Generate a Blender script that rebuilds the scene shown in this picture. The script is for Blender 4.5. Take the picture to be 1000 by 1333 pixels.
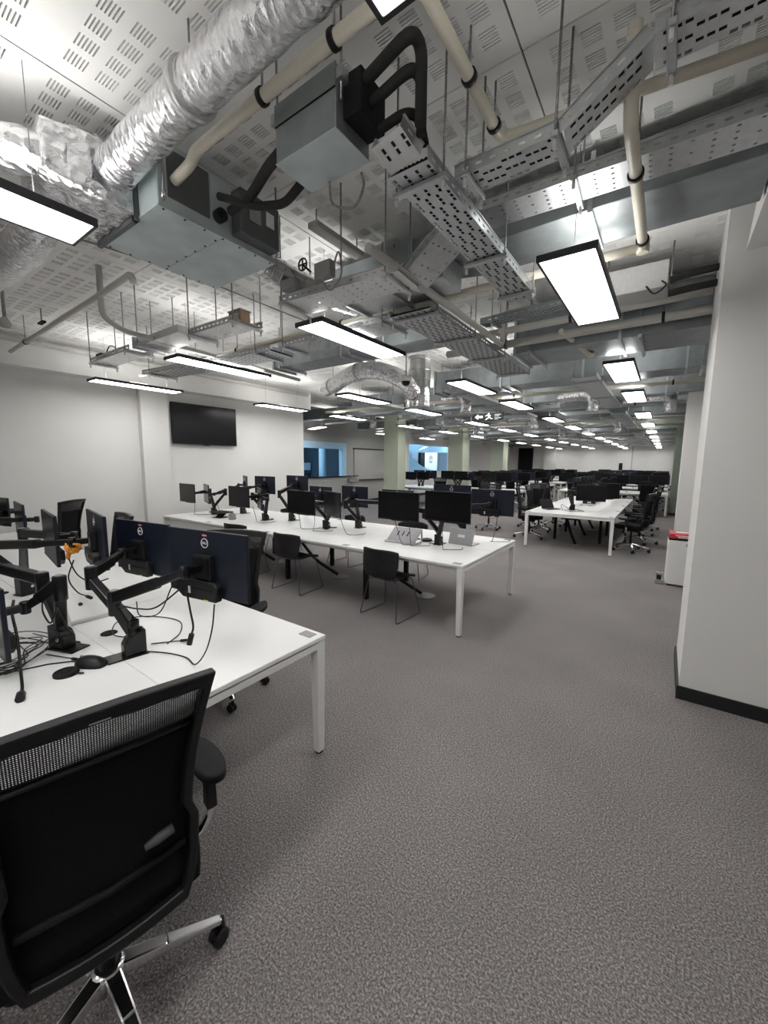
import bpy, bmesh, math, random
from mathutils import Vector, Matrix, noise

for o in list(bpy.data.objects):
    bpy.data.objects.remove(o, do_unlink=True)
SC = bpy.context.scene
COL = SC.collection
PI = math.pi

# ------------------------------------------------------------------ camera
CAM_H = 1.72
F_PX = 518.35
YAW, PITCH, ROLL = 0.614039, 0.124997, -0.009648
cd = bpy.data.cameras.new('camera')
cam = bpy.data.objects.new('camera', cd)
COL.objects.link(cam)
fw = Vector((-math.sin(YAW) * math.cos(PITCH), math.cos(YAW) * math.cos(PITCH), -math.sin(PITCH)))
rt0 = Vector((math.cos(YAW), math.sin(YAW), 0))
dn0 = fw.cross(rt0)
rt = rt0 * math.cos(ROLL) + dn0 * math.sin(ROLL)
dn = -rt0 * math.sin(ROLL) + dn0 * math.cos(ROLL)
up = -dn
cam.matrix_world = Matrix(((rt.x, up.x, -fw.x, 0), (rt.y, up.y, -fw.y, 0), (rt.z, up.z, -fw.z, CAM_H), (0, 0, 0, 1)))
cd.sensor_fit = 'HORIZONTAL'
cd.sensor_width = 36.0
cd.lens = F_PX / 1000 * 36.0
cd.clip_start = 0.02
cd.clip_end = 200
SC.camera = cam

# ------------------------------------------------------------------ world, lamps, exposure
w = bpy.data.worlds.new('world')
SC.world = w
w.use_nodes = True
w.node_tree.nodes['Background'].inputs[0].default_value = (0.5, 0.55, 0.6, 1)
w.node_tree.nodes['Background'].inputs[1].default_value = 0.05
LAMP_STRENGTH = 9.0
UPLIGHT = 5.4
SC.view_settings.view_transform = 'Standard'
SC.view_settings.look = 'None'
SC.view_settings.gamma = 1.0
SC.view_settings.use_curve_mapping = False
SC.view_settings.exposure = 0.95

# ------------------------------------------------------------------ materials
MATS = {}

def mat(name, color, rough=0.5, metal=0.0, noise_scale=None, noise_amt=0.15, bump=None, bump_scale=80, spec=0.5,
        emit=None, coat=0.0, color2=None, detail=4, bump_dist=0.002):
    m = bpy.data.materials.new(name)
    m.use_nodes = True
    nt = m.node_tree
    b = nt.nodes['Principled BSDF']
    b.inputs['Base Color'].default_value = (*color, 1)
    b.inputs['Roughness'].default_value = rough
    b.inputs['Metallic'].default_value = metal
    b.inputs['Specular IOR Level'].default_value = spec
    b.inputs['Coat Weight'].default_value = coat
    tc = nt.nodes.new('ShaderNodeTexCoord')
    if noise_scale:
        n = nt.nodes.new('ShaderNodeTexNoise')
        n.inputs['Scale'].default_value = noise_scale
        n.inputs['Detail'].default_value = detail
        nt.links.new(tc.outputs['Object'], n.inputs['Vector'])
        r = nt.nodes.new('ShaderNodeValToRGB')
        c2 = color2 or tuple(max(0, c * (1 - noise_amt)) for c in color)
        c1 = color if color2 else tuple(min(1, c * (1 + noise_amt)) for c in color)
        r.color_ramp.elements[0].position = 0.35
        r.color_ramp.elements[1].position = 0.65
        r.color_ramp.elements[0].color = (*c2, 1)
        r.color_ramp.elements[1].color = (*c1, 1)
        nt.links.new(n.outputs['Fac'], r.inputs['Fac'])
        nt.links.new(r.outputs['Color'], b.inputs['Base Color'])
    if bump:
        n2 = nt.nodes.new('ShaderNodeTexNoise')
        n2.inputs['Scale'].default_value = bump_scale
        n2.inputs['Detail'].default_value = 3
        nt.links.new(tc.outputs['Object'], n2.inputs['Vector'])
        bp = nt.nodes.new('ShaderNodeBump')
        bp.inputs['Strength'].default_value = bump
        bp.inputs['Distance'].default_value = bump_dist
        nt.links.new(n2.outputs['Fac'], bp.inputs['Height'])
        nt.links.new(bp.outputs['Normal'], b.inputs['Normal'])
    if emit:
        b.inputs['Emission Color'].default_value = (*emit[0], 1)
        b.inputs['Emission Strength'].default_value = emit[1]
    MATS[name] = m
    return m

def foil_mat():
    m = mat('foil', (0.78, 0.78, 0.8), 0.22, 1.0)
    nt = m.node_tree
    b = nt.nodes['Principled BSDF']
    tc = nt.nodes.new('ShaderNodeTexCoord')
    mp = nt.nodes.new('ShaderNodeMapping')
    mp.inputs['Scale'].default_value = (1.6, 1.0, 1.0)
    n = nt.nodes.new('ShaderNodeTexNoise')
    n.inputs['Scale'].default_value = 14
    n.inputs['Detail'].default_value = 6
    n.inputs['Distortion'].default_value = 1.2
    n.inputs['Roughness'].default_value = 0.6
    v = nt.nodes.new('ShaderNodeTexVoronoi')
    v.inputs['Scale'].default_value = 22
    mx = nt.nodes.new('ShaderNodeMath')
    mx.operation = 'ADD'
    bp = nt.nodes.new('ShaderNodeBump')
    bp.inputs['Strength'].default_value = 0.5
    bp.inputs['Distance'].default_value = 0.02
    nt.links.new(tc.outputs['Object'], mp.inputs['Vector'])
    nt.links.new(mp.outputs['Vector'], n.inputs['Vector'])
    nt.links.new(mp.outputs['Vector'], v.inputs['Vector'])
    nt.links.new(n.outputs['Fac'], mx.inputs[0])
    nt.links.new(v.outputs['Distance'], mx.inputs[1])
    nt.links.new(mx.outputs[0], bp.inputs['Height'])
    nt.links.new(bp.outputs['Normal'], b.inputs['Normal'])
    return m

def carpet_mat():
    m = mat('carpet', (0.2, 0.19, 0.19), 0.95, spec=0.1)
    nt = m.node_tree
    b = nt.nodes['Principled BSDF']
    tc = nt.nodes.new('ShaderNodeTexCoord')
    n = nt.nodes.new('ShaderNodeTexNoise')
    n.inputs['Scale'].default_value = 125
    n.inputs['Detail'].default_value = 5
    n.inputs['Roughness'].default_value = 0.75
    r = nt.nodes.new('ShaderNodeValToRGB')
    e = r.color_ramp.elements
    e[0].position, e[0].color = 0.34, (0.06, 0.056, 0.057, 1)
    e[1].position, e[1].color = 0.66, (0.5, 0.465, 0.46, 1)
    k = r.color_ramp.elements.new(0.5)
    k.color = (0.2, 0.185, 0.184, 1)
    n3 = nt.nodes.new('ShaderNodeTexNoise')
    n3.inputs['Scale'].default_value = 1.3
    n3.inputs['Detail'].default_value = 3
    mixr = nt.nodes.new('ShaderNodeMapRange')
    mixr.inputs['From Min'].default_value = 0.3
    mixr.inputs['From Max'].default_value = 0.7
    mixr.inputs['To Min'].default_value = 0.9
    mixr.inputs['To Max'].default_value = 1.08
    mul = nt.nodes.new('ShaderNodeVectorMath')
    mul.operation = 'SCALE'
    nt.links.new(tc.outputs['Object'], n.inputs['Vector'])
    nt.links.new(tc.outputs['Object'], n3.inputs['Vector'])
    nt.links.new(n.outputs['Fac'], r.inputs['Fac'])
    nt.links.new(n3.outputs['Fac'], mixr.inputs['Value'])
    nt.links.new(r.outputs['Color'], mul.inputs[0])
    nt.links.new(mixr.outputs[0], mul.inputs['Scale'])
    nt.links.new(mul.outputs[0], b.inputs['Base Color'])
    bp = nt.nodes.new('ShaderNodeBump')
    bp.inputs['Strength'].default_value = 0.6
    bp.inputs['Distance'].default_value = 0.006
    nt.links.new(n.outputs['Fac'], bp.inputs['Height'])
    nt.links.new(bp.outputs['Normal'], b.inputs['Normal'])
    return m

def mesh_fabric_mat():
    m = mat('chair_net', (0.02, 0.02, 0.022), 0.7)
    nt = m.node_tree
    b = nt.nodes['Principled BSDF']
    tc = nt.nodes.new('ShaderNodeTexCoord')
    wv = nt.nodes.new('ShaderNodeTexWave')
    wv.bands_direction = 'X'
    wv.inputs['Scale'].default_value = 60
    wz = nt.nodes.new('ShaderNodeTexWave')
    wz.bands_direction = 'Z'
    wz.inputs['Scale'].default_value = 60
    mx = nt.nodes.new('ShaderNodeMath')
    mx.operation = 'MULTIPLY'
    gt = nt.nodes.new('ShaderNodeMath')
    gt.operation = 'LESS_THAN'
    gt.inputs[1].default_value = 0.42
    nt.links.new(tc.outputs['Object'], wv.inputs['Vector'])
    nt.links.new(tc.outputs['Object'], wz.inputs['Vector'])
    nt.links.new(wv.outputs['Fac'], mx.inputs[0])
    nt.links.new(wz.outputs['Fac'], mx.inputs[1])
    nt.links.new(mx.outputs[0], gt.inputs[0])
    nt.links.new(gt.outputs[0], b.inputs['Alpha'])
    return m

CARPET = carpet_mat()
FOIL = foil_mat()
NET = mesh_fabric_mat()
WALL = mat('wall_paint', (0.74, 0.735, 0.72), 0.9, noise_scale=2, noise_amt=0.015, spec=0.2, bump=0.15, bump_scale=150)
GREYWALL = mat('grey_wall_paint', (0.42, 0.42, 0.41), 0.9, noise_scale=2, noise_amt=0.02, spec=0.2)
GREEN = mat('sage_paint', (0.46, 0.5, 0.4), 0.85, noise_scale=2, noise_amt=0.02, spec=0.2)
DKGREEN = mat('dull_green_paint', (0.2, 0.23, 0.19), 0.85, noise_scale=2, noise_amt=0.02, spec=0.2)
CEIL = mat('ceiling_board', (0.84, 0.835, 0.815), 0.95, noise_scale=3, noise_amt=0.02, spec=0.15)
VOID = mat('ceiling_void', (0.035, 0.035, 0.035), 0.95, spec=0.1)
BLACKTRIM = mat('black_skirting', (0.008, 0.008, 0.009), 0.5, noise_scale=20, noise_amt=0.1)
DESKW = mat('white_laminate', (0.8, 0.8, 0.795), 0.35, noise_scale=4, noise_amt=0.01, spec=0.4)
WHITEMETAL = mat('white_powder_coat', (0.76, 0.76, 0.75), 0.4, noise_scale=8, noise_amt=0.015)
BLACK = mat('black_plastic', (0.008, 0.008, 0.009), 0.42, spec=0.35, noise_scale=30, noise_amt=0.15)
BLACKM = mat('black_matt', (0.008, 0.008, 0.009), 0.7, spec=0.25, noise_scale=30, noise_amt=0.15)
ARMBLACK = mat('black_enamel', (0.007, 0.007, 0.008), 0.28, spec=0.4, noise_scale=20, noise_amt=0.1)
MONBACK = mat('monitor_back', (0.007, 0.010, 0.02), 0.4, spec=0.35, noise_scale=10, noise_amt=0.1)
SCREEN = mat('dark_screen', (0.003, 0.003, 0.004), 0.25, spec=0.3, noise_scale=3, noise_amt=0.1)
FABRIC = mat('black_fabric', (0.007, 0.007, 0.008), 0.95, noise_scale=200, noise_amt=0.3, bump=0.3, bump_scale=300, spec=0.2)
CHROME = mat('polished_aluminium', (0.72, 0.72, 0.73), 0.16, 1.0, noise_scale=6, noise_amt=0.03)
SHELL = mat('charcoal_shell', (0.018, 0.018, 0.019), 0.55, spec=0.3, noise_scale=30, noise_amt=0.08)
SLED = mat('blue_grey_tube', (0.1, 0.1, 0.14), 0.35, 0.6, noise_scale=20, noise_amt=0.05)
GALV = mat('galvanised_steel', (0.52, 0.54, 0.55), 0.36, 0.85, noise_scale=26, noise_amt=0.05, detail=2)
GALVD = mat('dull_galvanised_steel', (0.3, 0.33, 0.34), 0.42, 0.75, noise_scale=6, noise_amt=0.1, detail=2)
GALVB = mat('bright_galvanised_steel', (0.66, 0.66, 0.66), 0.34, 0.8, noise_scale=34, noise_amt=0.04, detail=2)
PANEL = mat('blue_grey_sheet', (0.52, 0.59, 0.6), 0.5, 0.35, noise_scale=5, noise_amt=0.1, detail=2)
DKPANEL = mat('dark_grey_sheet', (0.12, 0.13, 0.13), 0.55, 0.4, noise_scale=5, noise_amt=0.08)
ROD = mat('threaded_zinc', (0.3, 0.3, 0.3), 0.4, 0.9, noise_scale=120, noise_amt=0.3)
FLOORBOX = mat('floor_box_grey', (0.2, 0.195, 0.19), 0.5, noise_scale=12, noise_amt=0.05)
CREAM = mat('cream_pipe', (0.66, 0.62, 0.52), 0.4, noise_scale=4, noise_amt=0.03)
GREYP = mat('pale_grey_pipe', (0.5, 0.49, 0.46), 0.45, noise_scale=5, noise_amt=0.04)
FOAM = mat('black_foam', (0.015, 0.015, 0.015), 0.85, noise_scale=40, noise_amt=0.2, bump=0.3, bump_scale=60)
SPIRAL = mat('spiral_duct', (0.6, 0.6, 0.6), 0.25, 1.0, noise_scale=10, noise_amt=0.08)
WHITEP = mat('white_plastic', (0.75, 0.75, 0.74), 0.45, noise_scale=8, noise_amt=0.02)
LUMB = mat('dark_grey_plastic', (0.07, 0.07, 0.07), 0.5, noise_scale=10, noise_amt=0.06)
GREYPL = mat('grey_plastic', (0.28, 0.28, 0.28), 0.5, noise_scale=10, noise_amt=0.06)
RED = mat('red_paint', (0.55, 0.03, 0.06), 0.45, noise_scale=10, noise_amt=0.05)
ORANGE = mat('orange_cloth', (0.75, 0.28, 0.03), 0.7, noise_scale=40, noise_amt=0.25)
PINK = mat('pink_print', (0.7, 0.25, 0.28), 0.6, noise_scale=60, noise_amt=0.2)
YELLOW = mat('yellow_print', (0.75, 0.65, 0.05), 0.6, noise_scale=60, noise_amt=0.1)
LOGO = mat('pale_logo', (0.75, 0.75, 0.78), 0.4, noise_scale=20, noise_amt=0.03)
FRAMEBLK = mat('lamp_frame', (0.02, 0.02, 0.025), 0.4, noise_scale=20, noise_amt=0.1)
LAMP = mat('lamp_diffuser', (0.9, 0.9, 0.9), 0.5, emit=((1.0, 0.985, 0.96), LAMP_STRENGTH), noise_scale=5, noise_amt=0.01)
UPLAMP = mat('lamp_uplight', (0.9, 0.9, 0.9), 0.5, emit=((1.0, 0.985, 0.96), UPLIGHT), noise_scale=5, noise_amt=0.01)
SIGN = mat('sign_face', (0.012, 0.016, 0.014), 0.4, noise_scale=10, noise_amt=0.1)
SIGNW = mat('sign_white', (0.8, 0.85, 0.82), 0.5, emit=((0.9, 1, 0.95), 0.6), noise_scale=10, noise_amt=0.02)
SILVER = mat('silver_laptop', (0.5, 0.5, 0.52), 0.35, 0.6, noise_scale=20, noise_amt=0.03)
PAPER = mat('paper_white', (0.78, 0.78, 0.76), 0.8, noise_scale=10, noise_amt=0.02)
BLUEW = mat('pale_blue_paint', (0.42, 0.66, 0.85), 0.6, noise_scale=2, noise_amt=0.03)
BLUED = mat('deep_blue_paint', (0.045, 0.085, 0.12), 0.6, noise_scale=2, noise_amt=0.05)
GREYBLUE = mat('grey_blue_paint', (0.3, 0.36, 0.42), 0.7, noise_scale=2, noise_amt=0.04)
GLASS = mat('window_glass', (0.8, 0.9, 0.95), 0.03, spec=0.5)
GLASS.node_tree.nodes['Principled BSDF'].inputs['Transmission Weight'].default_value = 1.0
GLASS.node_tree.nodes['Principled BSDF'].inputs['IOR'].default_value = 1.05
BLUEFILL = mat('added_atrium_light', (0.9, 0.95, 1), 0.5, emit=((0.75, 0.88, 1.0), 7.0), noise_scale=5, noise_amt=0.01)  # glow of the lamps added inside the atrium
CLEARBAG = mat('cloudy_bag', (0.7, 0.7, 0.7), 0.25, noise_scale=12, noise_amt=0.1)

# ------------------------------------------------------------------ mesh builder
class MB:
    def __init__(s):
        s.v, s.f, s.s = [], [], []

    def add(s, verts, faces, smooth=False):
        k = len(s.v)
        s.v.extend([tuple(p) for p in verts])
        for f in faces:
            s.f.append([i + k for i in f])
            s.s.append(smooth)
        return s

    def box(s, x0, x1, y0, y1, z0, z1, M=None, taper=None):
        vs = [Vector((x, y, z)) for z in (z0, z1) for y in (y0, y1) for x in (x0, x1)]
        if taper:
            cx, cy = (x0 + x1) / 2, (y0 + y1) / 2
            for q in vs[4:]:
                q.x = cx + (q.x - cx) * taper
                q.y = cy + (q.y - cy) * taper
        if M:
            vs = [M @ q for q in vs]
        return s.add(vs, [(0, 2, 3, 1), (4, 5, 7, 6), (0, 1, 5, 4), (2, 6, 7, 3), (0, 4, 6, 2), (1, 3, 7, 5)])

    def bar(s, p0, p1, w0, h0, w1=None, h1=None, upv=(0, 0, 1)):
        p0, p1 = Vector(p0), Vector(p1)
        d = (p1 - p0).normalized()
        u = Vector(upv)
        if abs(d.dot(u)) > 0.97:
            u = Vector((0, 1, 0)) if abs(d.y) < 0.9 else Vector((1, 0, 0))
        a = d.cross(u).normalized()
        b = a.cross(d).normalized()
        w1 = w0 if w1 is None else w1
        h1 = h0 if h1 is None else h1
        vs = []
        for p, ww, hh in ((p0, w0, h0), (p1, w1, h1)):
            for sa, sb in ((-1, -1), (1, -1), (1, 1), (-1, 1)):
                vs.append(p + a * sa * ww / 2 + b * sb * hh / 2)
        return s.add(vs, [(3, 2, 1, 0), (4, 5, 6, 7), (0, 1, 5, 4), (1, 2, 6, 5), (2, 3, 7, 6), (3, 0, 4, 7)])

    def tube(s, pts, r, n=8, caps=True, smooth=True, jit=None):
        pts = [Vector(p) for p in pts]
        m = len(pts)
        rr = r if isinstance(r, (list, tuple)) else [r] * m
        t = []
        for i in range(m):
            a = pts[max(0, i - 1)]
            b = pts[min(m - 1, i + 1)]
            t.append((b - a).normalized())
        u = Vector((0, 0, 1))
        if abs(t[0].dot(u)) > 0.9:
            u = Vector((1, 0, 0))
        nrm = (u - t[0] * t[0].dot(u)).normalized()
        vs = []
        for i in range(m):
            nrm = (nrm - t[i] * t[i].dot(nrm)).normalized()
            bn = t[i].cross(nrm)
            for k in range(n):
                a = 2 * PI * k / n
                off = nrm * math.cos(a) + bn * math.sin(a)
                q = pts[i] + off * rr[i]
                if jit:
                    q = q + off * jit(q)
                vs.append(q)
        fs = []
        for i in range(m - 1):
            for k in range(n):
                k2 = (k + 1) % n
                fs.append((i * n + k, i * n + k2, (i + 1) * n + k2, (i + 1) * n + k))
        s.add(vs, fs, smooth)
        if caps:
            k = len(s.v) - len(vs)
            s.f.append([k + i for i in range(n)][::-1])
            s.s.append(False)
            s.f.append([k + (m - 1) * n + i for i in range(n)])
            s.s.append(False)
        return s

    def lathe(s, prof, M=None, n=14, smooth=True):
        vs = []
        for r, z in prof:
            for k in range(n):
                a = 2 * PI * k / n
                q = Vector((r * math.cos(a), r * math.sin(a), z))
                vs.append(M @ q if M else q)
        fs = []
        for i in range(len(prof) - 1):
            for k in range(n):
                k2 = (k + 1) % n
                fs.append((i * n + k, i * n + k2, (i + 1) * n + k2, (i + 1) * n + k))
        s.add(vs, fs, smooth)
        b = len(s.v) - len(vs)
        s.f.append([b + i for i in range(n)][::-1]); s.s.append(False)
        s.f.append([b + (len(prof) - 1) * n + i for i in range(n)]); s.s.append(False)
        return s

    def prism(s, poly, d, M=None):
        # poly in local XY, extruded to z=d
        n = len(poly)
        vs = [Vector((x, y, 0)) for x, y in poly] + [Vector((x, y, d)) for x, y in poly]
        if M:
            vs = [M @ q for q in vs]
        fs = [list(range(n))[::-1], [n + i for i in range(n)]]
        for i in range(n):
            j = (i + 1) % n
            fs.append((i, j, n + j, n + i))
        return s.add(vs, fs)

    def ring(s, outer, inner, d, fn):
        # closed ring between two outlines of (u,v); fn(u,v,t) -> point, t = 0..1 through thickness d
        n = len(outer)
        vs = []
        for t in (0, d):
            vs += [fn(u, v, t) for u, v in outer] + [fn(u, v, t) for u, v in inner]
        fs = []
        for i in range(n):
            j = (i + 1) % n
            fs.append((i, j, n + j, n + i))
            fs.append((2 * n + i, 3 * n + i, 3 * n + j, 2 * n + j))
            fs.append((i, 2 * n + i, 2 * n + j, j))
            fs.append((n + i, n + j, 3 * n + j, 3 * n + i))
        return s.add(vs, fs)

    def sheet(s, fn, nu, nv, thick, smooth=True):
        # fn(a,b) -> (point, normal)
        vs, back = [], []
        for i in range(nu + 1):
            for j in range(nv + 1):
                p, nn = fn(i / nu, j / nv)
                vs.append(p + nn * thick / 2)
                back.append(p - nn * thick / 2)
        N = len(vs)
        fs = []
        W = nv + 1
        for i in range(nu):
            for j in range(nv):
                a, b, c, d = i * W + j, i * W + j + 1, (i + 1) * W + j + 1, (i + 1) * W + j
                fs.append((a, b, c, d))
                fs.append((N + d, N + c, N + b, N + a))
        edge = [(0, j) for j in range(nv)] + [(i, nv) for i in range(nu)] + [(nu, j) for j in range(nv, 0, -1)] + [(i, 0) for i in range(nu, 0, -1)]
        ids = [i * W + j for i, j in edge]
        for k in range(len(ids)):
            a, b = ids[k], ids[(k + 1) % len(ids)]
            fs.append((b, a, N + a, N + b))
        return s.add(vs + back, fs, smooth)

    def mesh(s, name, material, bevel=0.0, seg=2, recalc=False):
        me = bpy.data.meshes.new(name)
        me.from_pydata(s.v, [], s.f)
        if s.s:
            me.polygons.foreach_set('use_smooth', s.s)
        if bevel or recalc:
            bm = bmesh.new()
            bm.from_mesh(me)
            if recalc:
                bmesh.ops.recalc_face_normals(bm, faces=bm.faces[:])
            if bevel:
                es = [e for e in bm.edges if len(e.link_faces) == 2 and e.calc_face_angle(0) > 0.6]
                bmesh.ops.bevel(bm, geom=es, offset=bevel, segments=seg, affect='EDGES', profile=0.5, clamp_overlap=True)
            bm.to_mesh(me)
            bm.free()
        me.materials.append(material)
        me.update()
        return me

    def build(s, name, material, parent=None, bevel=0.0, seg=2, recalc=False):
        o = bpy.data.objects.new(name, s.mesh(name, material, bevel, seg, recalc))
        COL.objects.link(o)
        if parent is not None:
            o.parent = parent
        return o


def thing(name, label, cat, loc=(0, 0, 0), rz=0.0, group=None):
    o = bpy.data.objects.new(name, None)
    COL.objects.link(o)
    o.empty_display_size = 0.05
    o.location = loc
    o.rotation_euler = (0, 0, rz)
    o['label'] = label
    o['category'] = cat
    if group:
        o['group'] = group
    return o

def tag(o, label, cat, group=None):
    o['label'] = label
    o['category'] = cat
    if group:
        o['group'] = group
    return o

def struct(o):
    o['kind'] = 'structure'
    return o

def dup(root, loc, rz=0.0, label=None, group=None):
    r = root.copy()
    COL.objects.link(r)
    r.location = loc
    r.rotation_euler = (0, 0, rz)
    if label:
        r['label'] = label
    if group:
        r['group'] = group
    for ch in list(root.children):
        c = ch.copy()
        COL.objects.link(c)
        c.parent = r
        for g in list(ch.children):
            q = g.copy()
            COL.objects.link(q)
            q.parent = c
    return r

def catmull(pts, k=6):
    P = [Vector(p) for p in pts]
    P = [P[0] * 2 - P[1]] + P + [P[-1] * 2 - P[-2]]
    out = []
    for i in range(1, len(P) - 2):
        for j in range(k):
            t = j / k
            a, b, c, d = P[i - 1], P[i], P[i + 1], P[i + 2]
            out.append(0.5 * ((2 * b) + (c - a) * t + (2 * a - 5 * b + 4 * c - d) * t * t + (3 * b - a - 3 * c + d) * t ** 3))
    out.append(P[-2])
    return out

def fillet(pts, r, k=5):
    P = [Vector(p) for p in pts]
    out = [P[0]]
    for i in range(1, len(P) - 1):
        a, b, c = P[i - 1], P[i], P[i + 1]
        d0 = min(r, (a - b).length * 0.45)
        d1 = min(r, (c - b).length * 0.45)
        s0 = b + (a - b).normalized() * d0
        s1 = b + (c - b).normalized() * d1
        for j in range(k + 1):
            t = j / k
            out.append((1 - t) ** 2 * s0 + 2 * t * (1 - t) * b + t * t * s1)
    out.append(P[-1])
    return out

ORD = ['first', 'second', 'third', 'fourth', 'fifth', 'sixth', 'seventh', 'eighth', 'ninth', 'tenth', 'eleventh', 'twelfth', 'thirteenth', 'fourteenth']
CZ = 3.43   # ceiling

def T(x, y, z, rz=0.0):
    return Matrix.Translation((x, y, z)) @ Matrix.Rotation(rz, 4, 'Z')

# ================================================================== STRUCTURE
X0, X1, Y0, Y1 = -10.5, 2.6, -3.0, 33.0
struct(MB().box(X0 - 0.3, X1, Y0, Y1, -0.1, 0).build('floor', CARPET))

# ceiling: soffit slab with slotted acoustic boards hung under it
slab = struct(MB().box(X0 - 0.3, X1, Y0, Y1, CZ + 0.02, CZ + 0.2).build('ceiling', VOID))
PW, PD = 1.725, 2.3
def ceiling_panel():
    m = MB()
    per = 0.575
    gx = []
    for b in range(3):
        for g in range(4):
            x = b * per + 0.035 + 0.06 + g * 0.1165
            gx.append((x, x + 0.074))
    ys = []
    for b in range(4):
        for g in range(4):
            for s_ in range(6):
                y = b * per + 0.06 + g * 0.117 + s_ * 0.0135
                ys.append((y, y + 0.0062))
    e = 0.004
    def quad(xa, xb, ya, yb, z=0.0):
        m.add([(xa, ya, z), (xa, yb, z), (xb, yb, z), (xb, ya, z)], [(0, 1, 2, 3)])
    cur = e
    D = 0.014
    for xa, xb in gx:
        quad(cur, xa, e, PD - e)
        yc = e
        for ya, yb in ys:
            quad(xa, xb, yc, ya)
            for (p, q) in (((xa, ya), (xb, ya)), ((xb, ya), (xb, yb)), ((xb, yb), (xa, yb)), ((xa, yb), (xa, ya))):
                m.add([(p[0], p[1], 0), (q[0], q[1], 0), (q[0], q[1], D), (p[0], p[1], D)], [(0, 1, 2, 3)])
            yc = yb
        quad(xa, xb, yc, PD - e)
        cur = xb
    quad(cur, PW - e, e, PD - e)
    for (p, q) in (((e, e), (PW - e, e)), ((PW - e, e), (PW - e, PD - e)), ((PW - e, PD - e), (e, PD - e)), ((e, PD - e), (e, e))):
        m.add([(p[0], p[1], 0), (q[0], q[1], 0), (q[0], q[1], D), (p[0], p[1], D)], [(0, 1, 2, 3)])
    return m.mesh('ceiling_panel', CEIL)
pm = ceiling_panel()
for i in range(-5, 2):
    for j in range(-3, 15):
        x = -0.635 + i * PW
        y = 1.87 + j * PD - PD * 0
        if x > X1 or x + PW < X0 - 0.2 or y + PD > Y1 + 0.3 or y < Y0 - 2.2:
            continue
        o = bpy.data.objects.new('ceiling_panel', pm)
        COL.objects.link(o)
        o.parent = slab
        o.location = (x, y, CZ)

# left wall with screen, return and bulkhead
struct(MB().box(-7.75, -7.55, Y0, 7.15, 0, CZ).build('wall_left', WALL))
struct(MB().box(-7.55, -7.28, Y0, 7.15, 2.97, CZ).build('trim_1', WALL))
struct(MB().box(-10.6, -7.75, 6.95, 7.15, 0, CZ).build('wall_return', WALL))
struct(MB().box(X0, -7.55, Y1, Y1 + 0.2, 0, CZ).box(-7.55, X1, Y1, Y1 + 0.2, 0, CZ).build('wall_back', WALL))
struct(MB().box(X1, X1 + 0.2, Y0, Y1, 0, CZ).build('wall_right', WALL))
struct(MB().box(X0, X1, Y0 - 0.2, Y0, 0, CZ).build('wall_front', WALL))
# pier standing proud of the left wall
def pier(x0, x1, y0, y1, m, z1=CZ, base=True, faces='', name='column'):
    o = struct(MB().box(x0, x1, y0, y1, 0, z1).build(name, m))
    if base:
        e = 0.014
        b = MB()
        b.box(x0 - e, x1 + e, y0 - e, y0, 0, 0.1).box(x0 - e, x0, y0, y1, 0, 0.1).box(x1, x1 + e, y0, y1, 0, 0.1).box(x0 - e, x1 + e, y1, y1 + e, 0, 0.1)
        b.build('skirting', BLACKTRIM, o, bevel=0.003)
    return o
tag(pier(-7.55, -7.43, 3.29, 3.75, WALL, 2.97), 'shallow white pier on the left wall beside the black wall screen', 'column')
tag(pier(0.2, 1.3, 3.53, 4.3, WALL), 'big white column at right with black skirting, nearest the camera', 'column')
tag(pier(0.2, 1.3, 8.7, 9.4, WALL), 'white column behind the white bin, second along the right side', 'column')
tag(pier(0.16, 1.0, 16.6, 17.2, DKGREEN), 'green column at the far right behind the white columns', 'column')
tag(pier(-7.97, -7.4, 11.27, 11.75, GREEN), 'nearest sage green column, right of the blue window', 'column')
tag(pier(-8.1, -7.4, 16.46, 17.2, GREEN), 'middle sage green column, right of the picture window with white shapes', 'column')
tag(pier(-8.1, -7.4, 21.8, 22.6, GREEN), 'farthest sage green column, left of the black door', 'column')
struct(MB().box(-8.0, -7.75, 7.15, 7.2, 0, CZ).build('trim_2', WALL))
struct(MB().box(-1.2, 0.16, 16.75, 17.05, 2.95, CZ).build('trim_3', DKGREEN))
# sloping bulkhead running from the near column toward the camera
Mw = Matrix(((0, 0, 1, 0.3), (1, 0, 0, 0), (0, 1, 0, 0), (0, 0, 0, 1)))
struct(MB().prism([(3.53, 3.07), (3.04, 3.37), (2.95, CZ), (1.45, CZ), (1.45, 3.07)], 1.6, Mw).build('trim_4', WALL, recalc=True))
# skirtings
struct(MB().box(-7.55, -7.535, Y0, 3.29, 0, 0.1).box(-7.55, -7.535, 3.75, 7.15, 0, 0.1).build('baseboard_left', BLACKTRIM))
struct(MB().box(-10.5, -10.485, 7.2, 33.0, 0, 0.12).build('baseboard_far_left', BLACKTRIM))
struct(MB().box(X0, X1, Y1 - 0.015, Y1, 0, 0.1).build('baseboard_back', BLACKTRIM))

# far-left wall with two openings
wl = MB()
def wall_open(m, xa, xb, y0, y1, z1, opens):
    cur = y0
    for (a, b, c, d) in opens:
        m.box(xa, xb, cur, a, 0, z1)
        m.box(xa, xb, a, b, 0, c)
        m.box(xa, xb, a, b, d, z1)
        cur = b
    m.box(xa, xb, cur, y1, 0, z1)
wall_open(wl, -10.65, -10.5, 7.15, 15.4, CZ, [(9.0, 12.2, 1.15, 2.42)])
struct(wl.build('wall_far_left', GREYWALL))
wl = MB()
wall_open(wl, -10.65, -10.5, 15.4, Y1, CZ, [(16.9, 21.6, 1.25, 2.66)])
struct(wl.build('wall_far_left', WALL))

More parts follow.
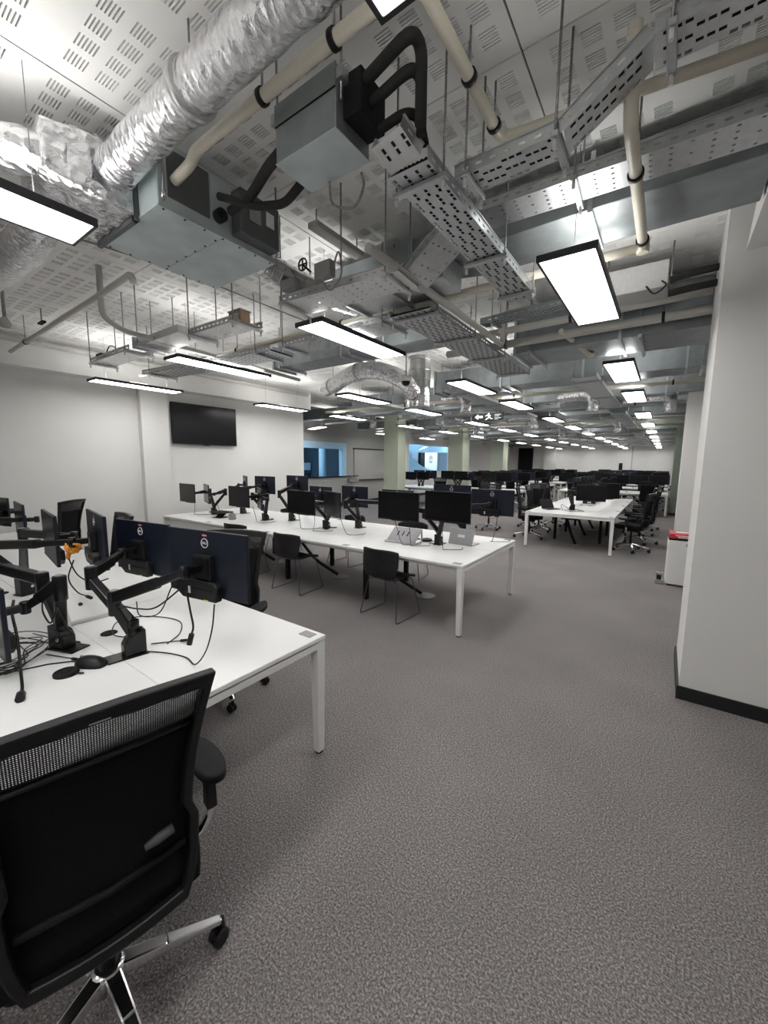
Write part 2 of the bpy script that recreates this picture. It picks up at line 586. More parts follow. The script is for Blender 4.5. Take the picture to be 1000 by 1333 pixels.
def window(n, ya, yb, za, zb, fm):
    o = struct(MB().box(-10.54, -10.5, ya, yb, za, zb).build('window_%d' % n, GLASS))
    f = MB()
    t = 0.22 if n == 1 else 0.05
    f.box(-10.66, -10.47, ya - 0.02, yb + 0.02, zb - t, zb + 0.02)
    f.box(-10.66, -10.47, yb - t, yb + 0.02, za, zb - t)
    f.box(-10.66, -10.47, ya - 0.02, ya + t, za, zb - t)
    f.build('window_frame', fm, o, bevel=0.004)
    MB().box(-10.66, -10.45, ya - 0.02, yb + 0.02, za - 0.04, za).build('window_sill', BLACKM if n == 1 else WHITEMETAL, o, bevel=0.004)
    return o
window(1, 9.0, 12.2, 1.15, 2.42, BLUEW)
window(2, 16.9, 21.6, 1.25, 2.66, WHITEMETAL)
# atrium seen through the glass
at = MB().box(-15.1, -15.0, 7.5, 13.9, -0.1, 3.6).box(-15, -10.65, 7.4, 7.5, -0.1, 3.6).box(-15, -10.65, 13.9, 14.0, -0.1, 3.6)
struct(at.build('wall_atrium', BLUED))
at = MB().box(-15.1, -15.0, 14.0, 29.0, -0.1, 3.6).box(-15, -10.65, 29.0, 29.1, -0.1, 3.6)
struct(at.build('wall_atrium', GREYBLUE))
struct(MB().box(-15, -10.65, 7.5, 29, -0.1, 0).build('floor_atrium', GREYWALL))
struct(MB().box(-15, -10.65, 7.5, 29, 3.5, 3.6).build('ceiling_atrium', WALL))
tag(MB().tube([(-12.3, 12.75, 0), (-12.3, 12.75, 3.5)], 0.16, 16).build('column', BLUEW), 'round pale blue column seen through the blue framed window', 'column')
t = thing('atrium_balcony', 'dark blue balcony front across the space behind the blue framed window', 'balcony', (-14.2, 11.5, 0))
MB().box(-0.1, 0.1, -3.8, 2.3, 1.3, 1.65).build('balcony_front', BLUEW, t)
MB().box(-0.6, 0.1, -3.8, 2.3, 1.15, 1.3).build('balcony_slab', BLUED, t)
for q in range(5):
    MB().box(-0.05, 0.0, -3.4 + q * 1.2, -3.3 + q * 1.2, 1.65, 2.6).build('mullion', BLUEW if q % 2 else GREYPL, t)
# sweeping white and blue stair shapes behind the second window
Mp = Matrix(((0, 0, 1, -12.0), (1, 0, 0, 0), (0, 1, 0, 0), (0, 0, 0, 1)))
t = thing('stair_wall', 'curved pale blue stair balustrade seen through the picture window', 'staircase', (0, 0, 0))
MB().prism([(18.3, 2.5), (18.3, 0.9), (23.4, 0.9), (23.2, 1.0), (22.2, 1.16), (21.2, 1.36), (20.4, 1.6), (19.7, 1.95), (19.2, 2.4), (19.0, 2.5)], 0.12, Mp).build('balustrade', BLUEW, t, recalc=True)
MB().prism([(18.6, 3.0), (21.6, 2.75), (20.1, 2.12), (18.8, 2.3)], 0.1, Matrix.Translation((-0.3, 0, 0)) @ Mp).build('upper_flight', BLUEW, t, recalc=True)
MB().prism([(20.6, 2.3), (22.4, 2.72), (26.4, 2.8), (26.4, 2.42)], 0.3, Matrix.Translation((-0.7, 0, 0)) @ Mp).build('soffit', BLUEW, t, recalc=True)
t = thing('poster_board', 'white board with grey round emblem seen through the picture window', 'board', (-13.8, 25.0, 0.9))
MB().box(-0.2, 0.0, -1.15, -0.55, 0, 1.7).build('dark_side', BLACKM, t)
MB().box(-0.03, 0.0, -0.55, 1.25, 0, 1.7).build('board', WHITEP, t)
MB().lathe([(0.3, 0), (0.3, 0.012)], Matrix.Translation((0, 0.3, 1.05)) @ Matrix.Rotation(PI / 2, 4, 'Y'), 20).build('emblem', GREYPL, t)
MB().box(0.0, 0.02, 0.08, 0.52, 0.96, 1.02).build('emblem_bar', WHITEP, t)
for yy, nm in ((9.6, 'left'), (20.5, 'right'), (25.5, 'far right')):  # unseen lamps added to light the rooms behind the windows
    t = thing('added_lamp', 'unseen pale blue light added in the atrium ceiling behind the %s window' % {'left': 'blue framed', 'right': 'picture', 'far right': 'far end of the picture'}[nm], 'light', (-12.6, yy, 3.44))
    MB().box(-0.9, 0.9, -1.6, 1.6, 0, 0.06).build('housing', WHITEMETAL, t)
    MB().box(-0.8, 0.8, -1.5, 1.5, -0.01, 0).build('diffuser', BLUEFILL, t)
# closed hatch beside blue window
t = thing('roller_hatch', 'grey closed roller hatch with dark edges right of the blue window', 'shutter', (-10.48, 14.05, 0.98))
MB().box(-0.03, 0.02, -1.35, 0.95, 0.0, 1.25).build('shutter_panel', GREYWALL, t, bevel=0.004)
MB().box(-0.03, 0.05, -1.4, 1.0, 1.25, 1.29).build('top_rail', BLACKM, t)
MB().box(-0.03, 0.05, -1.0, 1.0, -0.04, 0.0).build('bottom_rail', BLACKM, t)
t = thing('wall_bracket', 'small dark metal bracket under the right corner of the blue window', 'bracket', (-10.5, 12.5, 0.9))
MB().box(0, 0.14, -0.2, 0.25, 0.0, 0.16).build('box', GREYPL, t, bevel=0.01)
MB().bar((0.05, -0.3, 0.24), (0.05, 0.45, 0.24), 0.03, 0.03).build('rail', BLACKM, t)
MB().bar((0.05, 0, 0.16), (0.05, 0, 0.26), 0.04, 0.04).build('post', GREYPL, t)

# door in the far wall
dr = struct(MB().box(-9.85, -8.85, Y1 - 0.05, Y1, 0, 2.85).build('door_1', BLACKM, bevel=0.004))
MB().box(-9.93, -9.85, Y1 - 0.07, Y1, 0, 2.93).box(-8.85, -8.77, Y1 - 0.07, Y1, 0, 2.93).box(-9.85, -8.85, Y1 - 0.07, Y1, 2.85, 2.93).build('door_frame', BLACKTRIM, dr)
MB().tube([(-9.75, Y1 - 0.06, 1.0), (-9.75, Y1 - 0.11, 1.0), (-9.6, Y1 - 0.11, 1.0)], 0.012, 8).build('door_handle', CHROME, dr)
tag(struct(MB().box(-7.9, -7.0, Y1 - 0.3, Y1, 0, CZ).build('column', WALL)), 'white pier on the far end wall right of the black door', 'column')
t = thing('wall_reader', 'small black device mounted on the far white end wall', 'device', (-2.7, Y1, 1.3))
MB().box(-0.11, 0.11, -0.06, 0, 0, 0.5).build('body', BLACK, t, bevel=0.01)
MB().box(-0.06, 0.06, -0.07, -0.06, 0.22, 0.36).build('display', SCREEN, t)

# wall screen
t = thing('wall_screen', 'large black flat screen mounted on the white left wall', 'television', (-7.55, 4.5, 2.02))
MB().box(0.03, 0.085, -0.67, 0.67, 0, 0.76).build('casing', BLACK, t, bevel=0.008)
MB().box(0.085, 0.087, -0.655, 0.655, 0.02, 0.745).build('screen', SCREEN, t)
MB().box(0.0, 0.03, -0.3, 0.3, 0.2, 0.55).build('wall_mount', BLACKM, t)
MB().box(0.02, 0.08, -0.05, 0.05, -0.012, 0).build('sensor', BLACK, t)

# ================================================================== LIGHTS
LZ = 2.8
def make_light():
    t = thing('ceiling_light', 'x', 'light', (0, 0, LZ), 0, 'suspended light panels')
    f = MB()
    hw, hl, b = 0.15, 0.61, 0.014
    f.box(-hw, -hw + b, -hl, hl, 0, 0.035).box(hw - b, hw, -hl, hl, 0, 0.035).box(-hw + b, hw - b, -hl, -hl + b, 0, 0.035).box(-hw + b, hw - b, hl - b, hl, 0, 0.035)
    f.box(-hw + b, hw - b, -hl + b, hl - b, 0.025, 0.035)
    f.build('frame', FRAMEBLK, t)
    MB().box(-hw + b, hw - b, -hl + b, hl - b, 0.004, 0.012).build('diffuser', LAMP, t)
    MB().box(-0.04, 0.04, -0.12, 0.12, 0.039, 0.06).build('driver_box', WHITEP, t)
    MB().box(-0.125, 0.125, -0.57, 0.57, 0.036, 0.039).build('uplight_strip', UPLAMP, t)
    for sy in (-1, 1):
        wr = MB().tube([(0.0, sy * 0.42, 0.033), (0.0, sy * 0.42, CZ - LZ)], 0.0018, 5).build('suspension_wire', ROD, t)
        MB().lathe([(0.012, 0.033), (0.008, 0.05), (0.003, 0.06)], Matrix.Translation((0, sy * 0.42, 0)), 8).build('wire_grip', CHROME, wr)
    return t
L0 = make_light()
ROWS = [(-0.52, 'in the right hand row beside the white columns'), (-2.42, 'in the second row from the right'),
        (-4.44, 'in the third row from the right'), (-6.6, 'in the leftmost row near the screen wall')]
LY = [0.31, 2.97, 5.68, 7.8, 10.78, 13.4, 16.25, 19.4, 22.3, 25.4, 28.8, 31.7]
first = True
for rx, rn in ROWS:
    for k, y in enumerate(LY):
        if k == 0 and rx < -4:
            continue
        n = k if rx < -4 else k
        lab = '%s white panel light from the camera %s' % (ORD[n].capitalize() if rx > -4 else ORD[n - 1].capitalize(), rn)
        yy = y + (0.05 if rx < -2 and rx > -3 and k == 0 else 0) - (0.06 if rx < -4 and k == 1 else 0)
        if rx == -2.42 and k == 0:
            yy = 0.26
        if first:
            L0.location = (rx, yy, LZ); L0['label'] = lab
            first = False
        else:
            dup(L0, (rx, yy, LZ), 0, lab)
for k, (x, y) in enumerate(((-0.52, -2.2), (-2.42, -2.2))):  # unseen panels added to lift the ambient light in the foreground
    dup(L0, (x, y, LZ), 0, '%s of the added white panel lights behind the camera, unseen' % ORD[k].capitalize())
for k, (x, y, rz) in enumerate(((-9.5, 9.6, PI / 2 * 0.72), (-9.2, 13.2, 0), (-9.2, 16.5, 0), (-9.2, 20.0, 0))):
    dup(L0, (x, y, LZ), rz, ('Slightly turned white panel light hanging before the blue window' if k == 0 else '%s white panel light from the blue window along the far left wall' % ORD[k - 1].capitalize()))

# ================================================================== CEILING SERVICES
def rod(parent, x, y, z0, z1=CZ, r=0.0055, name='hanging_rod'):
    return MB().tube([(x, y, z0), (x, y, z1)], r, 6).build(name, ROD, parent)

def perf(m, M, L, W, pu, hu, nv, fv, pat, u0=0.02, flip=False):
    # perforated sheet in local x (length) / y (width, centred)
    us = [0.0]
    n = int((L - 2 * u0) / pu)
    for i in range(n):
        c = u0 + (i + 0.5) * pu
        us += [c - hu / 2, c + hu / 2]
    us.append(L)
    vs = [-W / 2]
    pv = W / nv
    for j in range(nv):
        c = -W / 2 + (j + 0.5) * pv
        vs += [c - fv / 2, c + fv / 2]
    vs.append(W / 2)
    pts = [M @ Vector((u, v, 0)) for u in us for v in vs]
    nw = len(vs)
    fs = []
    for i in range(len(us) - 1):
        for j in range(nw - 1):
            if i % 2 == 1 and j % 2 == 1 and pat((i - 1) // 2, (j - 1) // 2):
                continue
            a = i * nw + j
            fs.append((a, a + 1, a + nw + 1, a + nw))
    m.add(pts, fs)

def tray(label, p0, p1, width, rods=(), dense=True, flange=0.05, m=None, group=None, rodtop=CZ, brk=True, name='cable_tray', thick_end=False):
    p0, p1 = Vector(p0), Vector(p1)
    d = p1 - p0
    L = d.length
    ex = d.normalized()
    ey = Vector((0, 0, 1)).cross(ex).normalized()
    ez = ex.cross(ey)
    M = Matrix(((ex.x, ey.x, ez.x, p0.x), (ex.y, ey.y, ez.y, p0.y), (ex.z, ey.z, ez.z, p0.z), (0, 0, 0, 1)))
    t = thing(name, label, 'cable tray', p0, 0, group)
    M0 = Matrix.Translation(-p0) @ M
    mm = m or GALV
    b = MB()
    if dense:
        nv = max(5, int(width / 0.026))
        perf(b, M0, L, width, 0.03, 0.021, nv, 0.0135, lambda i, j: (i // 3 + j) % 2 == 0)
    else:
        nv = 5
        perf(b, M0, L, width, 0.075, 0.013, nv, 0.012, lambda i, j: True if i % 3 else j in (0, 2, 4))
    b.build('tray_bed', mm, t)
    if dense:
        cb = MB()  # black cables added so the holes in the bed look dark from below
        k = -width / 2 + 0.014
        while k < width / 2 - 0.01:
            cb.tube([M0 @ Vector((0.01, k, 0.0115)), M0 @ Vector((L / 2, k + 0.002, 0.0125)), M0 @ Vector((L - 0.01, k, 0.0115))], 0.0105, 6)
            k += 0.0195
        cb.build('added_cable_bundle', FOAM, t)['kind'] = 'stuff'
    for sy in (-1, 1):
        f = MB()
        perf(f, M0 @ Matrix.Translation((0, sy * width / 2, flange / 2)) @ Matrix.Rotation(PI / 2, 4, 'X'), L, flange, 0.06, 0.026, 1, 0.01, lambda i, j: True)
        f.box(0, L, sy * width / 2 - 0.006, sy * width / 2 + 0.006, flange - 0.002, flange + 0.002, M0)
        f.build('side_rail', mm, t)
    for u in rods:
        q = M0 @ Vector((u, 0, 0))
        hw = width / 2 + 0.035
        if brk:
            k = MB()
            k.bar(q + ey * -hw + Vector((0, 0, -0.014)), q + ey * hw + Vector((0, 0, -0.014)), 0.03, 0.022)
            k.build('support_channel', mm, t, bevel=0.003, seg=1)
        for sy in (-1, 1):
            e = q + ey * sy * (hw - 0.015)
            top = rodtop - p0.z
            MB().tube([(e.x, e.y, e.z - 0.045), (e.x, e.y, top)], 0.0052, 6).build('hanging_rod', ROD, t)
            MB().tube([(e.x, e.y, e.z - 0.06), (e.x, e.y, e.z - 0.026)], 0.0085, 8).build('rod_cap', WHITEP, t)
    return t

def pipe(label, pts, r, m=CREAM, clamps=(), name='pipe', fr=None, group=None, caps=()):
    P = [Vector(p) for p in pts]
    o = P[0].copy()
    t = thing(name, label, 'pipe', o, 0, group)
    Q = [p - o for p in P]
    MB().tube(fillet(Q, fr if fr is not None else r * 2.2), r, 12).build('pipe_run', m, t)
    for i, f in clamps:
        a, b = Q[i], Q[i + 1]
        c = a.lerp(b, f)
        d = (b - a).normalized()
        MB().tube([c - d * 0.012, c + d * 0.012], r + 0.008, 14).build('pipe_clamp', BLACK, t, bevel=0.002, seg=1)
        MB().tube([c + Vector((0, 0, r)), Vector((c.x, c.y, CZ - o.z))], 0.005, 6).build('hanging_rod', ROD, t)
    for p in caps:
        q = Vector(p) - o
        MB().lathe([(r * 1.25, -r * 1.3), (r * 1.25, r * 1.3)], Matrix.Translation(q), 12).build('fitting', m, t, bevel=0.003, seg=1)
    return t

def duct(label, x0, x1, y0, y1, z0, z1, m=GALVD, axis='x', joints=3, rods=True, group=None, name='air_duct'):
    t = thing(name, label, 'duct', ((x0 + x1) / 2, (y0 + y1) / 2, z0), 0, group)
    hx, hy, h = (x1 - x0) / 2, (y1 - y0) / 2, z1 - z0
    n = max(1, joints)
    for i in range(n):
        if axis == 'x':
            a, b = -hx + 2 * hx * i / n, -hx + 2 * hx * (i + 1) / n
            MB().box(a + 0.002, b - 0.002, -hy, hy, 0, h).build('duct_section', m, t, bevel=0.004, seg=1)
            e = 0.022
            MB().box(a - 0.012, a + 0.012, -hy - e, hy + e, -e, h + e).build('flange', GALV, t)
        else:
            a, b = -hy + 2 * hy * i / n, -hy + 2 * hy * (i + 1) / n
            MB().box(-hx, hx, a + 0.002, b - 0.002, 0, h).build('duct_section', m, t, bevel=0.004, seg=1)
            e = 0.022
            MB().box(-hx - e, hx + e, a - 0.012, a + 0.012, -e, h + e).build('flange', GALV, t)
        if rods and z1 < CZ - 0.05:
            if axis == 'x':
                k = MB().box(a + 0.15, a + 0.18, -hy - 0.06, hy + 0.06, -0.03, -0.001)
                ends = [(a + 0.165, -hy - 0.045), (a + 0.165, hy + 0.045)]
            else:
                k = MB().box(-hx - 0.06, hx + 0.06, a + 0.15, a + 0.18, -0.03, -0.001)
                ends = [(-hx - 0.045, a + 0.165), (hx + 0.045, a + 0.165)]
            k.build('support_channel', GALV, t)
            for ex, ey in ends:
                MB().tube([(ex, ey, -0.05), (ex, ey, CZ - z0)], 0.0052, 6).build('hanging_rod', ROD, t)
    return t

def foil_jit(amp, sc, seed):
    def f(q):
        return (noise.noise(q * sc + Vector((seed, 0, 0))) * amp + noise.noise(q * sc * 2.7 + Vector((0, seed, 0))) * amp * 0.5)
    return f

def foil_duct(label, pts, r, k=10, amp=0.012, m=FOIL, n=28, bands=(), name='insulated_duct', group=None, smooth_pts=True):
    o = Vector(pts[0])
    P = [Vector(p) - o for p in pts]
    t = thing(name, label, 'duct', o, 0, group)
    Q = catmull(P, k) if smooth_pts else P
    MB().tube(Q, r, n, jit=foil_jit(amp, 9, r * 50 + len(label))).build('foil_sleeve', m, t)
    for f in bands:
        i = min(len(Q) - 2, int(f * (len(Q) - 1)))
        c = Q[i]
        d = (Q[i + 1] - Q[i]).normalized()
        MB().tube([c - d * 0.02, c + d * 0.02], r + 0.012, 24).build('foil_tape_band', GALVB, t)
        MB().tube([c + Vector((0, 0, r)), Vector((c.x, c.y, CZ - o.z))], 0.004, 6).build('hanging_rod', ROD, t)
    return t

# --- big foil duct and its branches
foil_duct('large crinkled foil wrapped round duct crossing the upper left of the view',
          [(-2.38, 1.005, 3.16), (-2.1, 1.005, 3.17), (-1.7, 1.005, 3.18), (-1.2, 1.005, 3.18), (-0.7, 1.005, 3.18), (0.0, 1.005, 3.18), (0.8, 1.005, 3.18), (2.4, 1.005, 3.18)], 0.09, k=14, amp=0.007, bands=(0.3, 0.62))
foil_duct('crinkled foil wrapped round branch duct leaving the picture at the upper left edge',
          [(-2.5, 0.86, 3.14), (-2.58, 0.72, 3.15), (-2.68, 0.58, 3.15), (-2.85, 0.36, 3.15), (-3.1, 0.05, 3.15), (-3.6, -0.5, 3.15)], 0.095, k=12, bands=(0.5,))
foil_duct('foil wrapped round duct low at the left edge below the nearest left light',
          [(-3.25, 0.95, 3.2), (-3.45, 0.93, 3.12), (-3.8, 0.92, 3.1), (-4.3, 0.9, 3.1), (-5.2, 0.88, 3.1)], 0.11, k=10, bands=(0.85,))

# --- fan coil unit with foil plenum
t = thing('fan_coil_unit', 'large grey fan coil unit with flat pale underside at upper left', 'air conditioner', (-2.53, 1.12, 3.0))
MB().box(-0.33, 0.33, 0.0, 0.72, 0.0, 0.3).build('casing', PANEL, t, bevel=0.004, seg=1)
MB().box(-0.335, 0.335, -0.005, 0.36, -0.006, 0.0).build('bottom_panel', PANEL, t)
MB().box(-0.335, 0.335, 0.363, 0.735, -0.006, 0.0).build('bottom_panel', PANEL, t)
fl = MB()
fl.box(-0.36, 0.12, -0.025, 0.0, -0.02, 0.015).box(-0.36, -0.335, -0.025, 0.0, 0.015, 0.3).box(0.1, 0.13, -0.025, 0.0, -0.02, 0.32).box(-0.36, 0.12, -0.025, 0.0, 0.29, 0.32)
fl.build('flange', DKPANEL, t)
MB().box(0.33, 0.337, 0.05, 0.28, 0.06, 0.29).build('filter_cover', DKPANEL, t)
MB().box(0.33, 0.336, 0.29, 0.34, 0.03, 0.3).build('cover_strip', PANEL, t)
MB().box(0.33, 0.42, 0.42, 0.7, 0.03, 0.27).build('control_box', DKPANEL, t, bevel=0.004, seg=1)
MB().box(0.42, 0.4215, 0.48, 0.56, 0.12, 0.24).build('rating_label', GREYPL, t)
MB().box(0.42, 0.4215, 0.6, 0.66, 0.14, 0.22).build('rating_label', PAPER, t)
MB().lathe([(0.035, 0), (0.035, 0.05), (0.022, 0.05), (0.022, 0.02)], T(0.33, 0.33, 0.09) @ Matrix.Rotation(PI / 2, 4, 'Y'), 14).build('drain_socket', BLACK, t)
for sx, sy in ((0.35, 0.02), (0.37, 0.72), (-0.35, 0.05), (-0.35, 0.7)):
    MB().tube([(sx, sy, 0.02), (sx, sy, 0.43)], 0.006, 6).build('hanging_rod', ROD, t)
    MB().tube([(sx, sy, 0.03), (sx, sy, 0.07)], 0.012, 8).build('rod_nut', CHROME, t)
sc = MB()
for k in range(7):
    for sx in (-0.32, 0.32):
        sc.lathe([(0.006, -0.009), (0.006, -0.006)], T(sx, 0.03 + k * 0.112, 0), 6)
for k in range(6):
    sc.lathe([(0.006, -0.009), (0.006, -0.006)], T(-0.27 + k * 0.108, 0.35, 0), 6)
sc.build('screws', BLACKM, t)
# plenum: crinkled foil box narrowing towards the two round ducts
pl = thing('foil_plenum', 'crumpled foil wrapped box joining the fan coil unit to the round ducts', 'duct', (-2.62, 1.1, 3.0))
def plen(a, b):
    # a: around, b: along -Y
    per = [(-0.24, 0.0), (0.22, 0.0), (0.22, 0.3), (-0.24, 0.3)]
    s_ = (a * 4) % 4
    i = int(s_)
    f = s_ - i
    p, q = per[i % 4], per[(i + 1) % 4]
    x = p[0] + (q[0] - p[0]) * f
    z = p[1] + (q[1] - p[1]) * f
    cx, cz = 0.06, 0.16
    k = 1 - 0.3 * b * b
    x = cx + (x - cx) * k
    z = cz + (z - cz) * k
    y = -0.01 - 0.36 * b
    v = Vector((x, y, z))
    r = Vector((x - cx, 0, z - cz)).normalized()
    n1 = noise.noise(v * 14) * 0.022 + noise.noise(v * 33) * 0.009
    return v + r * n1, r
m_ = MB()
NA, NB = 56, 22
vs = [plen(i / NA, j / NB)[0] for j in range(NB + 1) for i in range(NA)]
fs = [(j * NA + i, j * NA + (i + 1) % NA, (j + 1) * NA + (i + 1) % NA, (j + 1) * NA + i) for j in range(NB) for i in range(NA)]
fs.append([NB * NA + i for i in range(NA)])
m_.add(vs, fs, True)
m_.build('foil_wrap', FOIL, pl, recalc=True)
MB().lathe([(0.035, 0), (0.035, 0.09), (0.028, 0.09), (0.028, 0.01)], T(0.24, -0.05, 0.12) @ Matrix.Rotation(PI / 2, 4, 'Y') @ Matrix.Rotation(0.6, 4, 'X'), 18).build('spigot', FOIL, pl)
MB().lathe([(0.03, 0), (0.03, 0.001)], T(0.32, -0.05, 0.12) @ Matrix.Rotation(PI / 2, 4, 'Y'), 18).build('spigot_opening', BLACKM, pl)

# --- branch controller box
t = thing('branch_box', 'small grey metal box with pale underside hung under the cream pipe', 'box', (-1.3, 1.36, 2.98))
MB().box(-0.17, 0.17, -0.1, 0.11, 0, 0.22).build('casing', GALVD, t, bevel=0.003, seg=1)
MB().box(-0.172, 0.172, -0.102, 0.112, -0.004, 0).build('bottom_panel', PANEL, t)
MB().box(-0.172, 0.172, -0.104, -0.1, 0.14, 0.22).build('lid', GALVD, t)
MB().box(-0.17, 0.17, -0.1035, -0.1005, 0.135, 0.14).build('lid_seam', BLACKM, t)
MB().box(0.17, 0.26, -0.06, 0.1, 0.05, 0.2).build('valve_housing', BLACKM, t, bevel=0.005, seg=1)
for sx in (-0.18, 0.18):
    MB().tube([(sx, -0.08, 0.1), (sx, -0.08, CZ - 2.98)], 0.005, 6).build('hanging_rod', ROD, t)
    MB().box(sx - 0.02, sx + 0.02, -0.1, -0.06, 0.16, 0.2).build('mounting_lug', GALV, t)
MB().tube(catmull([(-0.05, 0.1, -0.003), (-0.08, 0.16, -0.06), (0.02, 0.19, -0.09), (0.1, 0.16, -0.05), (0.12, 0.12, -0.02)], 6), 0.006, 6).build('cable_loop', ROD, t)

def foam(label, pts, r, fr=0.06):
    return pipe(label, pts, r, FOAM, name='insulated_pipe', fr=fr)
foam('upper black insulated pipe looping from the small box to the cable tray', [(-1.05, 1.33, 3.14), (-0.84, 1.33, 3.2), (-0.84, 1.4, 3.2), (-0.84, 1.4, 2.95)], 0.022)
foam('middle black insulated pipe looping from the small box to the cable tray', [(-1.05, 1.37, 3.09), (-0.86, 1.37, 3.13), (-0.86, 1.44, 3.13), (-0.86, 1.44, 2.95)], 0.02)
foam('lower black insulated pipe looping from the small box to the cable tray', [(-1.04, 1.42, 3.03), (-0.92, 1.42, 3.04), (-0.9, 1.49, 3.06), (-0.88, 1.5, 2.96)], 0.018)
foam('thick black insulated pipe between the fan coil unit and the small box', [(-1.47, 1.3, 3.06), (-1.62, 1.34, 3.07), (-1.85, 1.42, 3.07), (-2.1, 1.47, 3.1)], 0.024)
foam('lower black insulated pipe sagging between the fan coil unit and the small box', [(-1.47, 1.42, 3.0), (-1.65, 1.46, 2.98), (-1.85, 1.45, 3.03), (-2.1, 1.4, 3.14)], 0.02)

# --- pipes
pipe('cream pipe with black clamps running over the small grey box at upper left',
     [(-2.18, 1.2, 3.14), (-2.02, 1.2, 3.16), (-1.98, 1.2, 3.2), (2.4, 1.2, 3.2)], 0.025, CREAM, clamps=((2, 0.115), (2, 0.205)), fr=0.05)
pipe('cream pipe with two black clamps running under the boards and turning right at upper centre',
     [(-0.77, 1.25, 3.25), (-0.77, 2.03, 3.25), (0.29, 2.17, 3.25)], 0.024, CREAM, clamps=((0, 0.52), (0, 0.88)))
pipe('cream pipe crossing under the wide duct to a tee at upper right',
     [(-0.22, 1.86, 3.3), (-0.22, 1.92, 3.02), (-0.22, 2.92, 3.0)], 0.026, CREAM, clamps=((1, 0.33), (1, 0.95)), caps=((-0.22, 2.955, 3.0),))
pipe('long cream pipe crossing the whole room behind the nearer trays',
     [(-0.19, 2.96, 3.0), (-6.7, 2.99, 3.0)], 0.028, CREAM, clamps=((0, 0.12), (0, 0.37), (0, 0.62), (0, 0.85)))
pipe('pale grey pipe slanting away above the middle desk and rising at its end',
     [(-1.45, 1.88, 2.9), (-1.455, 4.1, 2.9), (-1.455, 4.1, 3.2), (0.19, 4.1, 3.2)], 0.026, GREYP, fr=0.05)
pipe('pale grey pipe at upper left running across the boards and dropping to a tray',
     [(-7.2, 1.62, 3.12), (-4.25, 1.55, 3.12), (-3.45, 1.52, 3.12), (-3.42, 1.52, 3.06)], 0.024, GREYP, clamps=((0, 0.25),))
pipe('pale grey pipe dropping by the left trays and running on above the desks',
     [(-4.1, 1.55, 3.36), (-4.1, 1.55, 2.95), (-4.2, 1.75, 2.9), (-4.5, 4.2, 2.9)], 0.024, GREYP, fr=0.08)
pipe('pale grey pipe along the top of the left wall bulkhead',
     [(-7.22, -2.5, 3.3), (-7.22, 2.7, 3.3), (-7.22, 7.0, 3.3)], 0.04, GREYP)
pipe('pale grey conduit curving over the boards behind the sloping tray at upper right',
     [(-0.2, 2.05, 3.38), (0.05, 2.2, 3.4), (0.22, 2.1, 3.4), (0.26, 2.3, 3.4)], 0.012, GREYP, fr=0.1, name='conduit')
pipe('thin pale conduit across the boards left of the near white column',
     [(-0.3, 3.3, 3.38), (0.1, 3.3, 3.38), (0.12, 3.0, 3.4)], 0.012, GREYP, fr=0.02, name='conduit')
pipe('thin pale conduit running down the far white end wall', [(-2.05, Y1 - 0.03, 3.4), (-2.05, Y1 - 0.03, 0.3)], 0.025, GREYP, name='conduit')
pipe('thin pale conduit running away over the boards at left',
     [(-3.84, 1.3, 3.4), (-3.7, 2.0, 3.4), (-3.72, 4.5, 3.4)], 0.008, GREYPL, name='conduit')

# --- trays
tray('perforated steel cable tray running away above the gap between the desks', (-0.96, 1.5, 2.9), (-0.96, 3.08, 2.9), 0.19, rods=(0.1, 0.86, 1.44))
tray('short bright tilted end of the perforated cable tray beside the black pipes', (-0.985, 1.38, 2.955), (-0.962, 1.49, 2.908), 0.16, m=GALVB)
tray('low length of the slotted cable tray left of the sloping length', (-0.86, 1.8, 2.95), (-0.42, 1.8, 2.95), 0.14, rods=(0.06, 0.42))
tray('sloping length of the slotted cable tray at upper right', (-0.42, 1.8, 2.952), (-0.15, 1.82, 3.14), 0.14)
tray('high level length of the slotted cable tray leaving at the top right', (-0.15, 1.82, 3.14), (0.29, 1.82, 3.14), 0.15, rods=(0.05,))
tray('wide lightly punched steel tray under the big duct at upper right', (-0.98, 2.33, 3.09), (0.29, 2.38, 3.09), 0.2, dense=False, m=GALV, rods=(0.5,))
tray('tilted length of the wide punched tray dropping to the bright tray', (-1.02, 2.26, 3.08), (-1.5, 2.4, 2.87), 0.24, dense=False)
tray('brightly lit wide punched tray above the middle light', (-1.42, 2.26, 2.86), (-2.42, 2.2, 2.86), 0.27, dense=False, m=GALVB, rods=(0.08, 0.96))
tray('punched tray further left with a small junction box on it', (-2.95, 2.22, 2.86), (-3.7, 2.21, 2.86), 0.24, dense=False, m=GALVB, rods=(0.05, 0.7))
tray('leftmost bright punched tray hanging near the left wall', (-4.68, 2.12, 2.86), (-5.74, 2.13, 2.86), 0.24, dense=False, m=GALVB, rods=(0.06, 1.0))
tray('perforated tray running away above the middle desk', (-1.7, 2.72, 2.85), (-1.7, 5.35, 2.85), 0.36, rods=(0.08, 0.8, 1.6, 2.5), m=GALV)
tray('wide steel tray crossing just behind the long cream pipe', (-1.9, 2.9, 2.85), (-3.3, 2.95, 2.85), 0.3, dense=False, rods=(0.06, 1.3), m=GALV)
tray('perforated tray crossing left of centre behind the cream pipe', (-3.45, 2.98, 2.85), (-5.85, 2.8, 2.85), 0.34, rods=(0.2, 1.2, 2.2), m=GALV)
tray('ladder like dark tray ending beyond the nearest right light', (-0.58, 3.6, 2.98), (-1.5, 3.7, 2.98), 0.12, rods=(0.08, 0.8), m=GALVD)
t = thing('junction_box', 'small pale junction boxes on the rail of the bright tray', 'box', (-1.95, 2.06, 2.92))
MB().box(-0.07, 0.07, -0.03, 0.03, 0, 0.1).build('box', GREYPL, t, bevel=0.006)
